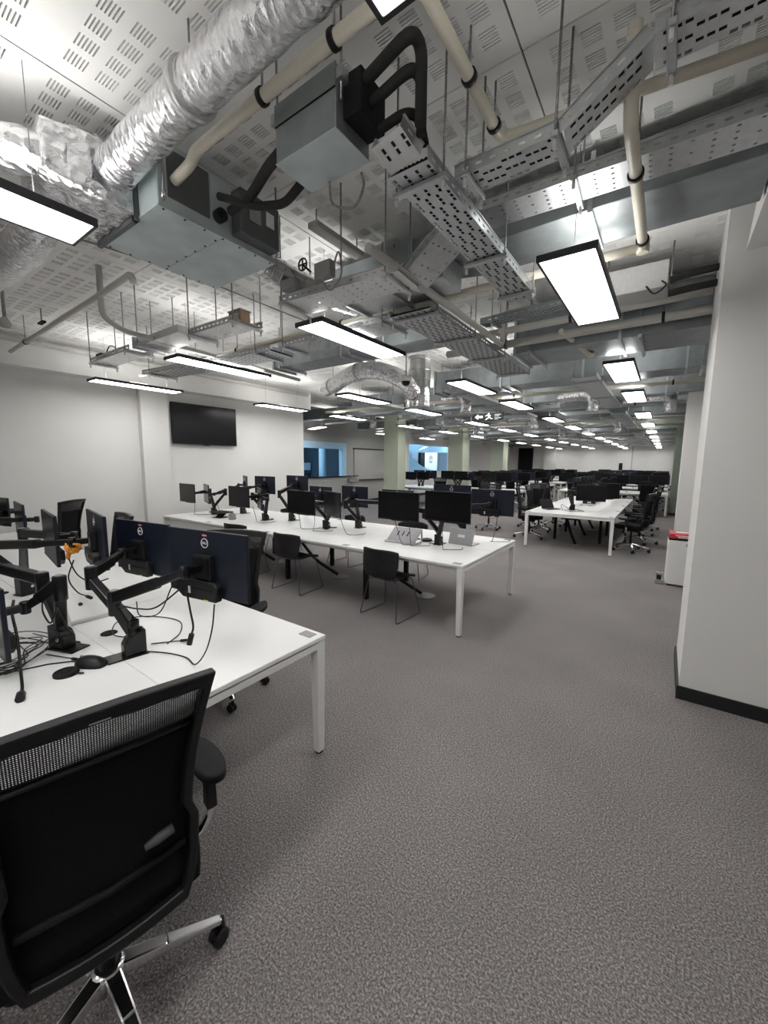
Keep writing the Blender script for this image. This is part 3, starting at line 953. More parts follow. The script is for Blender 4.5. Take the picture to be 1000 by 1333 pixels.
MB().box(-0.4, -0.26, -0.03, 0.03, 0, 0.07).build('box', GREYPL, t, bevel=0.006)
MB().tube(catmull([(0.07, 0, 0.05), (0.14, -0.02, 0.12), (0.16, -0.02, -0.02), (0.08, -0.03, -0.1), (0.0, -0.03, -0.02)], 6), 0.006, 6).build('flex_conduit', GREYPL, t)
MB().tube([(0.16, -0.02, 0.04), (0.16, -0.02, CZ - 2.92)], 0.006, 6).build('hanging_rod', ROD, t)
t = thing('junction_box', 'orange brown terminal box standing on the punched tray at left', 'box', (-3.05, 2.18, 2.864))
MB().box(-0.08, 0.08, -0.05, 0.05, 0, 0.09).build('box', mat('tan_box', (0.35, 0.24, 0.14), 0.6, noise_scale=20), t, bevel=0.006)
MB().box(-0.03, 0.03, -0.054, -0.05, 0.03, 0.06).build('label_plate', PAPER, t)
MB().box(-0.085, 0.085, -0.055, 0.055, 0.09, 0.1).build('lid', GREYPL, t)
t = thing('junction_box', 'dark terminal box at the end of the leftmost bright tray', 'box', (-5.62, 2.1, 2.864))
MB().box(-0.07, 0.07, -0.05, 0.05, 0, 0.1).build('box', BLACKM, t, bevel=0.006)
MB().tube(catmull([(0.07, 0, 0.06), (0.2, 0, 0.16), (0.36, 0, 0.12), (0.42, 0, 0.02)], 6), 0.006, 6).build('cable_loop', BLACK, t)
# pale trunking on the boards
t = thing('trunking', 'pale box trunking under the boards above the middle light', 'trunking', (-2.1, 2.36, 3.3))
MB().box(-0.045, 0.045, -0.26, 0.26, 0, 0.04).build('channel', GREYP, t, bevel=0.008)
for s_ in (-0.22, 0.22):
    MB().tube([(0, s_, 0.04), (0, s_, CZ - 3.3)], 0.005, 6).build('hanging_rod', ROD, t)

# --- ducts
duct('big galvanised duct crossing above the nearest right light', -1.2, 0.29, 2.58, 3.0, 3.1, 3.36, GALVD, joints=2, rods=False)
t = thing('air_duct', 'tapering galvanised duct end left of the big crossing duct', 'duct', (-1.2, 2.79, 3.1))
m_ = MB()
m_.add([(0, -0.21, 0), (0, 0.21, 0), (0, 0.21, 0.26), (0, -0.21, 0.26), (-0.5, -0.05, 0.06), (-0.5, 0.21, 0.06), (-0.5, 0.21, 0.26), (-0.5, -0.05, 0.26)],
       [(0, 1, 2, 3), (7, 6, 5, 4), (0, 4, 5, 1), (1, 5, 6, 2), (2, 6, 7, 3), (3, 7, 4, 0)])
m_.build('reducer', GALVD, t, recalc=True)
MB().box(-1.3, -0.5, -0.05, 0.21, 0.06, 0.26).build('duct_section', GALVD, t)
MB().box(-0.515, -0.485, -0.07, 0.23, 0.04, 0.28).build('flange', GALV, t)
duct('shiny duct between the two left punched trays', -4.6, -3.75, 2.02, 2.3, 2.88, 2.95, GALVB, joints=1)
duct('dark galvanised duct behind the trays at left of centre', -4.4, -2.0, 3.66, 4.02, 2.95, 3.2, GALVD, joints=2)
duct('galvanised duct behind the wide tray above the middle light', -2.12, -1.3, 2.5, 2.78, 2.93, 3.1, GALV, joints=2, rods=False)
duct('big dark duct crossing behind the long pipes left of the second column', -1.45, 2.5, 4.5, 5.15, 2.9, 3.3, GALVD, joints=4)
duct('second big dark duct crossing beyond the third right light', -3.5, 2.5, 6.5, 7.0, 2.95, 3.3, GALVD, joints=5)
# spiral connection beside fan coil unit
def spiral(label, pts, r, k=8, group=None, name='spiral_duct'):
    o = Vector(pts[0])
    t = thing(name, label, 'duct', o, 0, group)
    Q = catmull([Vector(p) - o for p in pts], k)
    MB().tube(Q, r, 20).build('duct_run', SPIRAL, t)
    for i in range(2, len(Q) - 1, 3):
        d = (Q[i + 1] - Q[i]).normalized()
        MB().tube([Q[i] - d * 0.006, Q[i] + d * 0.006], r + 0.004, 20).build('seam_ring', SPIRAL, t)
    return t
spiral('bent bright spiral duct leaving the far end of the fan coil unit', [(-2.42, 1.84, 3.1), (-2.42, 2.0, 3.09), (-2.36, 2.2, 3.04), (-2.26, 2.42, 3.0), (-2.2, 2.7, 3.0)], 0.085)
t = thing('duct_valve', 'small black handwheel damper beside the bright spiral duct', 'valve', (-2.22, 2.12, 3.1))
MB().tube([(0.04 * math.cos(a), 0, 0.04 * math.sin(a)) for a in [2 * PI * k / 16 for k in range(17)]], 0.006, 6).build('handwheel', BLACK, t)
MB().bar((-0.04, 0, 0), (0.04, 0, 0), 0.008, 0.008).bar((0, 0, -0.04), (0, 0, 0.04), 0.008, 0.008).build('spokes', BLACK, t)
MB().tube([(0, 0, 0), (0, 0.08, -0.02)], 0.008, 6).build('stem', BLACK, t)
# round duct elbowing down into vertical spiral drum, dome camera
foil_duct('foil wrapped round duct bending down to the drum near the sage columns',
          [(-4.9, 5.2, 2.95), (-4.4, 4.9, 2.95), (-3.75, 4.55, 2.97), (-3.3, 4.55, 2.95), (-3.02, 4.72, 2.82), (-3.0, 4.95, 2.68)], 0.115, k=10, amp=0.008, bands=(0.15, 0.45))
spiral('upright spiral duct drum hanging above the middle desk', [(-3.0, 5.1, 2.5), (-3.0, 5.1, 2.65), (-3.0, 5.1, 2.85), (-3.0, 5.1, 3.2)], 0.16)
t = thing('security_camera', 'white dome security camera under the tray above the middle desk', 'camera', (-2.75, 4.35, 2.72))
MB().lathe([(0.075, 0.06), (0.075, 0.02), (0.062, 0.0)], None, 18).build('housing', WHITEP, t)
MB().lathe([(0.055, 0.0), (0.05, -0.025), (0.035, -0.045), (0.012, -0.055)], None, 18).build('dome', BLACK, t)
MB().tube([(0, 0, 0.06), (0, 0, CZ - 2.72)], 0.008, 6).build('drop_rod', ROD, t)
# exit sign
t = thing('exit_sign', 'black hanging exit sign with white arrow and running man', 'sign', (-2.29, 6.0, 2.36), 0.05)
t.scale = (0.88, 1, 0.72)
MB().box(-0.26, 0.26, -0.012, 0.012, 0, 0.17).build('sign_plate', SIGN, t, bevel=0.003, seg=1)
Ms = Matrix(((1, 0, 0, 0), (0, 0, -1, -0.0125), (0, 1, 0, 0), (0, 0, 0, 1)))
a_ = MB()
a_.prism([(-0.24, 0.085), (-0.18, 0.14), (-0.18, 0.105), (-0.1, 0.105), (-0.1, 0.065), (-0.18, 0.065), (-0.18, 0.03)], 0.002, Ms)
a_.build('arrow', SIGNW, t)
a_ = MB()
a_.prism([(0.015 * math.cos(2 * PI * k / 10) + 0.005, 0.143 + 0.015 * math.sin(2 * PI * k / 10)) for k in range(10)], 0.002, Ms)
for p in ([(-0.02, 0.125), (0.005, 0.13), (0.03, 0.075), (0.005, 0.07)], [(-0.02, 0.125), (-0.055, 0.1), (-0.05, 0.09), (-0.015, 0.11)],
          [(0.01, 0.125), (0.045, 0.105), (0.04, 0.095), (0.008, 0.11)], [(0.005, 0.075), (-0.03, 0.05), (-0.055, 0.02), (-0.04, 0.015), (-0.01, 0.04), (0.025, 0.07)],
          [(0.025, 0.08), (0.05, 0.05), (0.075, 0.05), (0.075, 0.035), (0.045, 0.035), (0.015, 0.065)]):
    a_.prism(p, 0.002, Ms)
a_.build('running_man', SIGNW, t)
a_ = MB()
for zz, ww in ((0.12, 0.11), (0.09, 0.08), (0.05, 0.11), (0.025, 0.06)):
    a_.prism([(0.11, zz), (0.11 + ww, zz), (0.11 + ww, zz + 0.006), (0.11, zz + 0.006)], 0.002, Ms)
a_.build('door_bars', SIGNW, t)
for sx in (-0.2, 0.2):
    MB().tube([(sx, 0, 0.17), (sx, 0, CZ - 2.29)], 0.003, 6).build('hanging_rod', ROD, t)
# valve set with black insulated pipes left of the near column
t = thing('condensing_box', 'pale steel box with flexible loop beyond the nearest right light', 'box', (-0.25, 3.95, 3.1))
MB().box(-0.3, 0.14, 0, 0.35, 0, 0.2).build('casing', GALVB, t, bevel=0.004, seg=1)
MB().tube(catmull([(0.0, -0.02, 0.02), (0.06, -0.03, -0.05), (0.13, -0.02, 0.0), (0.1, -0.02, 0.04)], 6), 0.006, 6).build('cable_loop', BLACK, t)
for sx in (-0.28, 0.16):
    MB().tube([(sx, 0.02, 0.0), (sx, 0.02, CZ - 3.1)], 0.006, 6).build('hanging_rod', ROD, t)
foam('upper black insulated pipe running from the pale steel box to the near column', [(-0.1, 3.9, 3.12), (0.05, 3.9, 3.14), (0.19, 3.92, 3.15)], 0.025)
foam('lower black insulated pipe running from the pale steel box to the near column', [(-0.1, 3.92, 3.03), (0.05, 3.92, 3.04), (0.19, 3.94, 3.05)], 0.025)
pipe('long pale pipe crossing in front of the big dark duct, upper of two', [(0.19, 4.25, 3.1), (-3.3, 4.25, 3.05)], 0.035, GREYP, clamps=((0, 0.3), (0, 0.7)))
pipe('long pale pipe crossing in front of the big dark duct, lower of two', [(2.4, 4.38, 3.02), (-2.2, 4.38, 2.97)], 0.04, GREYP, clamps=((0, 0.55), (0, 0.85)))
pipe('short cream pipe dropping in a v below the big dark duct', [(-0.95, 4.3, 3.0), (-0.75, 4.9, 2.86), (-0.72, 4.9, 3.2)], 0.025, CREAM)

# --- plain hanging rods with pads (nothing left on them) at left
for i, (x, y, z, nm) in enumerate(((-5.05, 1.12, 2.96, 'dark hanging rod in a pale socket at the far left edge'), (-6.0, 1.65, 3.28, 'short dark hanging rod with a flat bracket near the left wall'))):
    t = thing('drop_rod', nm, 'rod', (x, y, z))
    MB().tube([(0, 0, 0), (0, 0, CZ - z)], 0.014 if i == 0 else 0.008, 8).build('rod', ROD, t)
    if i == 0:
        MB().lathe([(0.035, -0.05), (0.05, -0.02), (0.03, 0.02), (0.016, 0.04)], None, 12).build('socket', GREYP, t)
    else:
        MB().box(-0.08, 0.08, -0.02, 0.02, -0.02, 0.0).build('plate', BLACKM, t)

# --- far field of services
random.seed(7)
nm_row = {6: 'above the gap beyond the middle desk'}
FAR = [8.6, 9.3, 11.5, 12.1, 14.1, 14.8, 17.0, 17.9, 20.2, 21.0, 23.5, 26.8, 30.0]
for i, y in enumerate(FAR):
    where = '%s of the ducts crossing the far ceiling, counted from the camera' % ORD[i].capitalize()
    z = 2.95 + 0.1 * (i % 3)
    xa = -9.8 if y > 8 else -7
    duct(where, xa + (i % 3) * 1.1, 2.3 - (i % 2) * 1.8, y, y + 0.35 + 0.08 * (i % 3), z, min(z + 0.28, 3.36), (GALVD, GALV, GALVD)[i % 3], joints=5, rods=(i % 2 == 0), group='ducts crossing the far ceiling')
for i, y in enumerate([7.35, 9.95, 12.62, 15.45, 18.6, 21.6, 24.0, 27.5, 30.6]):
    pipe('%s of the cream pipes crossing the far ceiling, counted from the camera' % ORD[i].capitalize(),
         [(2.3, y, 2.92 + 0.05 * (i % 2)), (-9.5 if y > 8 else -7.0, y + 0.05, 2.92 + 0.05 * (i % 2))], 0.03, (CREAM, GREYP)[i % 2], clamps=((0, 0.25), (0, 0.5), (0, 0.75)), group='pipes crossing the far ceiling')
for i, (x, ya, yb, wd) in enumerate(((-1.0, 6.0, 9.5, 0.3), (-2.9, 6.0, 10.5, 0.3), (-4.9, 5.6, 9.0, 0.3), (-1.0, 10.5, 15.5, 0.3), (-2.9, 11.5, 17.0, 0.3), (-4.9, 10.0, 16.0, 0.3), (-1.0, 17.0, 31.0, 0.3), (-2.9, 18.0, 32.0, 0.3))):
    m_ = thing('cable_tray', '%s of the far trays running away from the camera over the back half' % ORD[i].capitalize(), 'cable tray', (x, ya, 2.86), 0, 'far cable trays')
    b_ = MB()
    b_.box(-wd / 2, wd / 2, 0, yb - ya, 0, 0.003).build('tray_bed', GALV, m_)
    for s_ in (-1, 1):
        MB().box(s_ * wd / 2 - 0.003, s_ * wd / 2 + 0.003, 0, yb - ya, 0, 0.05).build('side_rail', GALV, m_)
    k = 0.3
    while k < yb - ya:
        MB().box(-wd / 2 - 0.04, wd / 2 + 0.04, k - 0.015, k + 0.015, -0.025, -0.001).build('support_channel', GALV, m_)
        for s_ in (-1, 1):
            MB().tube([(s_ * (wd / 2 + 0.025), k, -0.05), (s_ * (wd / 2 + 0.025), k, CZ - 2.86)], 0.006, 5).build('hanging_rod', ROD, m_)
        k += 1.6
for i, (x, y) in enumerate(((-3.2, 7.2), (-4.9, 9.4), (-1.2, 8.3), (-3.1, 11.6), (-5.2, 12.6), (-6.9, 9.2), (-0.05, 8.95), (-1.3, 13.9), (-3.2, 15.6), (-6.0, 15.5))):
    foil_duct('%s of the small foil duct elbows hanging over the far desks' % ORD[i].capitalize(),
              [(x - 0.9, y + 0.5, 3.0), (x - 0.45, y + 0.3, 3.02), (x - 0.12, y + 0.08, 3.0), (x, y, 2.88), (x, y, 2.66)], 0.1, k=6, amp=0.008, n=16, group='foil duct elbows')
for i, (x, y) in enumerate(((-3.68, 7.85), (-5.75, 7.85), (-1.72, 10.8), (-3.68, 10.8), (-1.72, 13.45), (-3.68, 16.2))):
    t = thing('fan_coil_unit', '%s of the grey ceiling units hanging over the far desks' % ORD[i].capitalize(), 'air conditioner', (x, y, 2.95), 0, 'far ceiling units')
    MB().box(-0.5, 0.5, -0.35, 0.35, 0, 0.3).build('casing', GALVD, t, bevel=0.004, seg=1)
    MB().box(-0.51, 0.51, -0.36, 0.36, -0.006, 0).build('bottom_panel', PANEL, t)
    for sx in (-0.52, 0.52):
        for sy in (-0.3, 0.3):
            MB().tube([(sx, sy, 0), (sx, sy, CZ - 2.95)], 0.006, 5).build('hanging_rod', ROD, t)

# ================================================================== DESKS
DZ = 0.73
def desk(label, L, x, y, rz=0.0, mods=4, near_spines=True, depth=1.62, detail=True, group=None, power=True):
    """bench desk, long side along local x from 0 to -L, local y from 0 to depth; origin at the near right foot"""
    t = thing('bench_desk', label, 'desk', (x, y, 0), rz, group)
    th = 0.025
    n = mods
    hd = depth / 2
    for i in range(n):
        a, b = -L * (i + 1) / n, -L * i / n
        for (c, d) in ((0, hd - 0.0008), (hd + 0.0008, depth)):
            MB().box(a + 0.001, b - 0.001, c, d, DZ - th, DZ).build('desk_panel', DESKW, t, bevel=0.003, seg=1)
    f = MB()
    f.box(-L + 0.06, -0.06, 0.09, 0.13, DZ - 0.075, DZ - th).box(-L + 0.06, -0.06, depth - 0.13, depth - 0.09, DZ - 0.075, DZ - th)
    f.build('frame_rail', WHITEMETAL, t)
    for xx in (-0.035, -L + 0.035):
        MB().box(xx - 0.028, xx + 0.028, 0.02, depth - 0.02, DZ - 0.072, DZ - th - 0.008).build('end_beam', WHITEMETAL, t, bevel=0.003, seg=1)
        for yy in (0.03, depth - 0.03):
            lg = MB().bar((xx, yy, DZ - 0.03), (xx, yy, 0.012), 0.06, 0.062, 0.046, 0.05, upv=(0, 1, 0)).build('leg', WHITEMETAL, t, bevel=0.003, seg=1)
            MB().lathe([(0.022, 0), (0.022, 0.014)], Matrix.Translation((xx, yy, 0)), 10).build('foot', BLACKM, lg)
    for i in range(1, n):
        xx = -L * i / n
        for yy in (0.35, depth - 0.35):
            MB().box(xx - 0.028, xx + 0.028, yy - 0.028, yy + 0.028, 0, DZ - 0.05).build('middle_leg', BLACKM, t, bevel=0.003, seg=1)
        MB().box(xx - 0.03, xx + 0.03, 0.3, depth - 0.3, DZ - 0.08, DZ - th - 0.001).build('cross_beam', BLACKM, t)
    MB().box(-L + 0.3, -0.3, hd - 0.16, hd + 0.16, DZ - 0.14, DZ - 0.1).build('cable_basket', BLACKM, t)
    if near_spines:
        for i in range(1, n):
            xx = -L * i / n
            sp = catmull([(xx, hd - 0.28, DZ - 0.1), (xx + 0.04, hd - 0.22, 0.5), (xx + 0.22, hd - 0.1, 0.24), (xx + 0.5, hd + 0.06, 0.03)], 5)
            s_ = MB()
            for a, b in zip(sp[:-1], sp[1:]):
                s_.bar(a, b, 0.05, 0.03)
            s_.build('cable_spine', BLACKM, t)
            MB().lathe([(0.13, 0), (0.13, 0.006), (0.12, 0.009)], Matrix.Translation((xx + 0.55, hd + 0.07, 0)), 20).build('floor_box', FLOORBOX, t)
    for i in range(n):
        for yy in (hd - 0.09, hd + 0.09):
            MB().lathe([(0.042, DZ - 0.001), (0.042, DZ + 0.003), (0.036, DZ + 0.005)], Matrix.Translation((-L * (i + 0.72) / n, yy, 0)), 18).build('cable_grommet', BLACKM, t)
    if power:
        for i in range(n + 0):
            for yy in (0.06, depth - 0.06):
                p = MB().box(-L * i / n - 0.13, -L * i / n - 0.04, yy - 0.03, yy + 0.03, DZ, DZ + 0.004).build('power_module', GREYPL, t, bevel=0.002, seg=1)
    return t

desk('white bench desk at lower left, nearest the camera', 5.6, -1.53, -0.03, mods=4, depth=1.63)
desk('long white bench desk in the middle with black shell chairs along it', 5.8, -1.53, 3.5, mods=4, depth=1.65)
t = desk('white bench desk running away down the right hand aisle', 5.0, -0.72, 8.42, rz=-PI / 2, mods=4, depth=1.62)
t.location = (-2.34, 8.42, 0)
desk('far left white bench desk, nearest of its row behind the middle desk', 5.0, -4.22, 13.75, mods=3)
desk('far left white bench desk, second of its row behind the middle desk', 2.8, -4.42, 16.4, mods=2)
desk('far left white bench desk, third of its row behind the middle desk', 2.8, -4.4, 19.2, mods=2)
desk('far left white bench desk, fourth of its row behind the middle desk', 2.8, -4.4, 22.2, mods=2)
desk('far right white bench desk, first beyond the aisle desk', 3.4, 0.1, 16.05, mods=2)
desk('far right white bench desk, second beyond the aisle desk', 3.4, 0.1, 19.3, mods=2)
desk('far right white bench desk, third beyond the aisle desk', 3.4, 0.1, 22.5, mods=2)
desk('far right white bench desk, last before the end wall', 3.4, 0.1, 26.2, mods=2)
desk('rearmost far left white bench desk, by the black door', 2.8, -4.4, 26.0, mods=2)

# ================================================================== MONITORS
def logo_text_mesh(txt, size, m, name):
    c = bpy.data.curves.new(name, 'FONT')
    c.body = txt
    c.size = size
    c.extrude = 0.0006
    c.align_x = 'CENTER'
    c.align_y = 'CENTER'
    o = bpy.data.objects.new(name, c)
    COL.objects.link(o)
    dg = bpy.context.evaluated_depsgraph_get()
    me = bpy.data.meshes.new_from_object(o.evaluated_get(dg))
    bpy.data.objects.remove(o, do_unlink=True)
    me.materials.clear()
    me.materials.append(m)
    me.name = name
    return me

def monitor_proto(label, detail=True):
    """origin at the mounting plate; screen faces local -y, back faces +y"""
    t = thing('monitor', label, 'monitor', (0, 0, 0))
    W_, H_ = 0.542, 0.325
    z0, z1 = -H_ * 0.46, H_ * 0.54
    MB().box(-W_ / 2, W_ / 2, -0.05, -0.032, z0, z1).build('shell', MONBACK, t, bevel=0.004)
    MB().box(-W_ / 2 + 0.006, W_ / 2 - 0.006, -0.0512, -0.0502, z0 + 0.016, z1 - 0.006).build('screen', SCREEN, t)
    MB().box(-W_ / 2 + 0.003, W_ / 2 - 0.003, -0.0515, -0.0503, z0 + 0.002, z0 + 0.014).build('chin', BLACK, t)
    if detail:
        m = MB()
        m.prism([(-0.1, z0 - 0.012), (0.13, z0 - 0.012), (0.19, z0 + 0.03), (0.17, z0 + 0.085), (-0.09, z0 + 0.085), (-0.11, z0 + 0.06)], 0.04, Matrix(((1, 0, 0, 0), (0, 0, -1, 0.006), (0, 1, 0, 0), (0, 0, 0, 1))))
        ph = m.build('port_housing', BLACK, t, bevel=0.006, recalc=True)
        MB().box(0.07, 0.085, 0.006, 0.0075, z0 + 0.015, z0 + 0.05).build('port_label', LOGO, ph)
        MB().box(-0.08, 0.05, 0.006, 0.009, z0 + 0.04, z0 + 0.05).build('port_slots', BLACKM, ph)
        MB().box(-0.05, -0.02, 0.0055, 0.0075, z0 - 0.01, z0 - 0.004).build('yellow_label', YELLOW, ph)
        # round logo
        r = 0.024
        N = 28
        m = MB()
        m.ring([(r * math.cos(2 * PI * k / N), r * math.sin(2 * PI * k / N)) for k in range(N)],
               [((r - 0.0034) * math.cos(2 * PI * k / N), (r - 0.0034) * math.sin(2 * PI * k / N)) for k in range(N)], 1,
               lambda u, v, tt: Vector((u, -0.0325 + 0.0018 * tt + 0.002, v + z1 - 0.06)))
        lr = m.build('logo_ring', LOGO, t, recalc=True)
        o = bpy.data.objects.new('logo_letters', LOGO_ME)
        COL.objects.link(o)
        o.parent = lr
        o.matrix_local = Matrix(((-1, 0, 0, 0), (0, 0, 1, -0.0295), (0, 1, 0, z1 - 0.06), (0, 0, 0, 1)))
        MB().box(-0.014, 0.016, -0.032, -0.0312, z1 - 0.026, z1 - 0.018).build('asset_sticker', PINK, t)
    mr = MB().box(-0.06, 0.06, -0.03, -0.004, -0.06, 0.06).build('mount_recess', BLACKM, t, bevel=0.003, seg=1)
    MB().box(-0.05, 0.05, -0.004, 0.002, -0.05, 0.05).build('mount_plate', ARMBLACK, mr, bevel=0.002, seg=1)
    return t

LOGO_ME = logo_text_mesh('DELL', 0.0155, LOGO, 'logo_letters')

def arm_to(parent, B, E, Tp, n, lower=0.055, name_up='upper_link'):
    """dual link spring arm from base top B through elbow E to plate point Tp with back normal n (all local)"""
    B, E, Tp, n = Vector(B), Vector(E), Vector(Tp), Vector(n).normalized()
    g = lambda: MB()
    el = Vector((E.x, E.y, E.z - 0.03))
    # shoulder, lower link
    g().tube([B + Vector((0, 0, -0.03)), B + Vector((0, 0, 0.03))], 0.03, 14).build('shoulder_joint', ARMBLACK, parent, bevel=0.003, seg=1)
    g().bar(B, el, lower, 0.048, lower * 0.85, 0.044).build('lower_link', ARMBLACK, parent, bevel=0.008)
    g().tube([E + Vector((0, 0, -0.08)), E + Vector((0, 0, 0.045))], 0.03, 14).build('elbow_joint', ARMBLACK, parent, bevel=0.004)
    H_ = Tp + n * 0.085
    g().bar(E + Vector((0, 0, 0.01)), E.lerp(H_, 0.62), 0.05, 0.06, 0.048, 0.056).build(name_up, ARMBLACK, parent, bevel=0.007)
    g().bar(E.lerp(H_, 0.6), H_, 0.04, 0.044, 0.034, 0.036).build('upper_link_cover', BLACK, parent, bevel=0.007)
    g().tube([H_ + Vector((0, 0, -0.03)), H_ + Vector((0, 0, 0.03))], 0.022, 12).build('wrist_joint', ARMBLACK, parent, bevel=0.003, seg=1)
    g().bar(H_, Tp + n * 0.006, 0.03, 0.036).build('head_block', ARMBLACK, parent, bevel=0.004, seg=1)
    g().tube([E + Vector((0, 0, 0.045)), E + Vector((0, 0, 0.05))], 0.018, 12).build('joint_cap', GREYPL, parent)

def elbow(B, Tp, side, zrise=0.2, out=0.2):
    B, Tp = Vector(B), Vector(Tp)
    d = Vector((Tp.x - B.x, Tp.y - B.y, 0))
    L = d.length
    if L < 1e-4:
        d = Vector((1, 0, 0))
    d.normalize()
    s = Vector((-d.y, d.x, 0)) * side
    p = B + d * (min(L, 0.35) * 0.15) + s * out
    p.z = B.z + zrise
    return p

def arm_base(t, rz=0.0):
    R_ = Matrix.Rotation(rz, 4, 'Z')
    MB().box(-0.05, 0.05, -0.055, 0.125, 0, 0.008, R_).build('base_plate', ARMBLACK, t, bevel=0.003)
    m = MB()
    m.prism([(-0.05, 0.0), (0.05, 0.0), (0.05, 0.055), (0.03, 0.09), (-0.035, 0.12), (-0.05, 0.12)], 0.07, R_ @ Matrix(((0, 0, 1, -0.035), (1, 0, 0, 0), (0, 1, 0, 0.008), (0, 0, 0, 1))))
    m.build('base_block', ARMBLACK, t, bevel=0.006, recalc=True)
    MB().tube([R_ @ Vector((0.036, 0.02, 0.06)), R_ @ Vector((0.042, 0.02, 0.06))], 0.011, 12).build('base_screw', CHROME, t)

def cable(label, pts, r=0.003, m=None, k=7, cat='cable', name='cable', plug=None):
    P = [Vector(p) for p in pts]
    o = P[0].copy()
    ob = thing(name, label, cat, o)
    Q = catmull([p - o for p in P], k)
    MB().tube(Q, r, 6).build('lead', m or BLACK, ob)
    if plug:
        d = (Q[-1] - Q[-2]).normalized()
        MB().tube([Q[-1] - d * 0.004, Q[-1] + d * plug], r * 2.6, 8).build('plug', BLACK, ob, bevel=0.001, seg=1)
    return ob

MON = monitor_proto('Right hand monitor seen from behind on the nearest desk')
mon_used = [False]
def place_mon(x, y, z, rz, label, tilt=0.0, group=None):
    if not mon_used[0]:
        mon_used[0] = True
        MON.location = (x, y, z)
        MON.rotation_euler = (tilt, 0, rz)
        MON['label'] = label
        return MON
    o = dup(MON, (x, y, z), rz, label, group)
    o.rotation_euler = (tilt, 0, rz)
    return o

def mono(label_mon, x, y, z, rz, tilt=0.0):
    m = place_mon(x, y, z, rz, label_mon, tilt)
    n = Vector((-math.sin(rz), math.cos(rz), 0))   # back normal = local +y
    return m, n

def dual_arm(label, base, rzb, specs):
    """specs: (monitor label, (x,y,z), rz, elbow side or explicit elbow, zrise)"""
    t = thing('twin_monitor_mount', label, 'monitor mount', base)
    arm_base(t, rzb)
    for i, (ml, p, rz, el, zr) in enumerate(specs):
        m, n = mono(ml, p[0], p[1], p[2], rz)
        b = Vector((0, 0, 0.12 + 0.03 * i))
        tp = Vector(p) - Vector(base)
        if isinstance(el, (int, float)):
            e = elbow(b, tp + n * 0.085, el, zr)
        else:
            e = Vector(el) - Vector(base)
        arm_to(t, b, e, tp + n * 0.0, n)
    return t

# --- nearest desk
# monitors whose backs face the camera stand screen-outwards to +y, so their rotation is about half a turn
dual_arm('black twin monitor arm at the front of the nearest desk', (-2.16, 0.85, DZ), PI - 0.15, [
    ('Right hand monitor seen from behind on the nearest desk, partly overlapping the middle one', (-1.80, 1.02, 1.205), PI + 0.16, (-2.22, 0.8, 1.02), 0),
    ('Middle monitor seen from behind on the nearest desk', (-2.66, 1.10, 1.16), PI + 0.14, (-2.5, 0.8, 1.1), 0)])
dual_arm('black twin monitor arm at the left rear of the nearest desk, tied with orange cloth', (-3.78, 0.8, DZ), 0.3, [
    ('Third monitor from the right on the nearest desk, turned so its back is seen narrow', (-2.95, 0.95, 1.21), PI - 0.17, (-3.75, 0.62, 1.12), 0),
    ('Thin edge on monitor on the nearest desk left of the orange cloth', (-3.34, 0.9, 1.19), -0.14, (-3.95, 0.85, 1.15), 0)])
dual_arm('black twin monitor arm bending left on the nearest desk beside the white case', (-2.54, 0.66, DZ), -1.2, [
    ('Monitor at the extreme left edge of the nearest desk, screen toward the camera', (-2.5, 0.435, 1.0), 0.0, (-2.42, 0.64, 1.1), 0),
    ('Monitor just outside the left edge of the picture on the nearest desk', (-3.2, 0.42, 1.12), 0.12, (-2.65, 0.63, 1.08), 0)])
dual_arm('black twin monitor arm far along the nearest desk by the left wall', (-5.5, 0.85, DZ), 0, [
    ('Far left monitor on the nearest desk with a grey lit screen', (-6.3, 1.2, 1.1), 0.165, 1, 0.25),
    ('Edge on monitor far along the nearest desk, left of the tall chair back', (-5.18, 1.15, 1.11), -0.1, -1, 0.25)])
t = thing('cloth_strip', 'orange cloth tied round a monitor arm on the nearest desk', 'cloth', (-2.98, 0.87, 1.175))
t.scale = (0.72, 0.72, 0.72)
m_ = MB()
random.seed(3)
for k in range(9):
    a = k * 0.7
    m_.tube(catmull([(0.0 + 0.012 * k - 0.05, 0.02 * math.cos(a), 0.02 + 0.02 * math.sin(a)), (0.01 * k - 0.04, 0.045 * math.cos(a + 1), 0.045 * math.sin(a + 1)), (0.012 * k - 0.04, 0.04 * math.cos(a + 2.5), 0.04 * math.sin(a + 2.5))], 4), [0.012, 0.013, 0.015, 0.016, 0.016, 0.015, 0.014, 0.012, 0.01], 7)
m_.build('wrap', ORANGE, t)
MB().tube(catmull([(-0.04, 0, -0.02), (-0.05, -0.02, -0.07), (-0.06, -0.02, -0.11)], 4), [0.015, 0.016, 0.017, 0.018, 0.018, 0.017, 0.016, 0.014, 0.01], 7).build('loose_end', ORANGE, t)

# white sloping case on the desk
t = thing('equipment_case', 'white wedge ended equipment case lying on the nearest desk behind the arms', 'case', (-3.15, 0.9, DZ), -0.05)
m_ = MB()
m_.prism([(-0.42, 0), (0.32, 0), (0.34, 0.03), (0.2, 0.15), (-0.36, 0.15), (-0.42, 0.1)], 0.2, Matrix(((1, 0, 0, 0), (0, 0, -1, 0.1), (0, 1, 0, 0), (0, 0, 0, 1))))
m_.build('body', WHITEP, t, bevel=0.006, recalc=True)
MB().box(-0.2, 0.1, -0.1015, -0.1, 0.05, 0.06).build('vent', GREYPL, t)
MB().lathe([(0.012, 0), (0.012, 0.003)], Matrix.Translation((0.26, -0.03, 0.1)) @ Matrix.Rotation(0.8, 4, 'Y'), 12).build('port', BLACK, t)
MB().box(-0.43, 0.33, -0.102, 0.102, -0.0, 0.004).build('base_trim', WHITEMETAL, t)

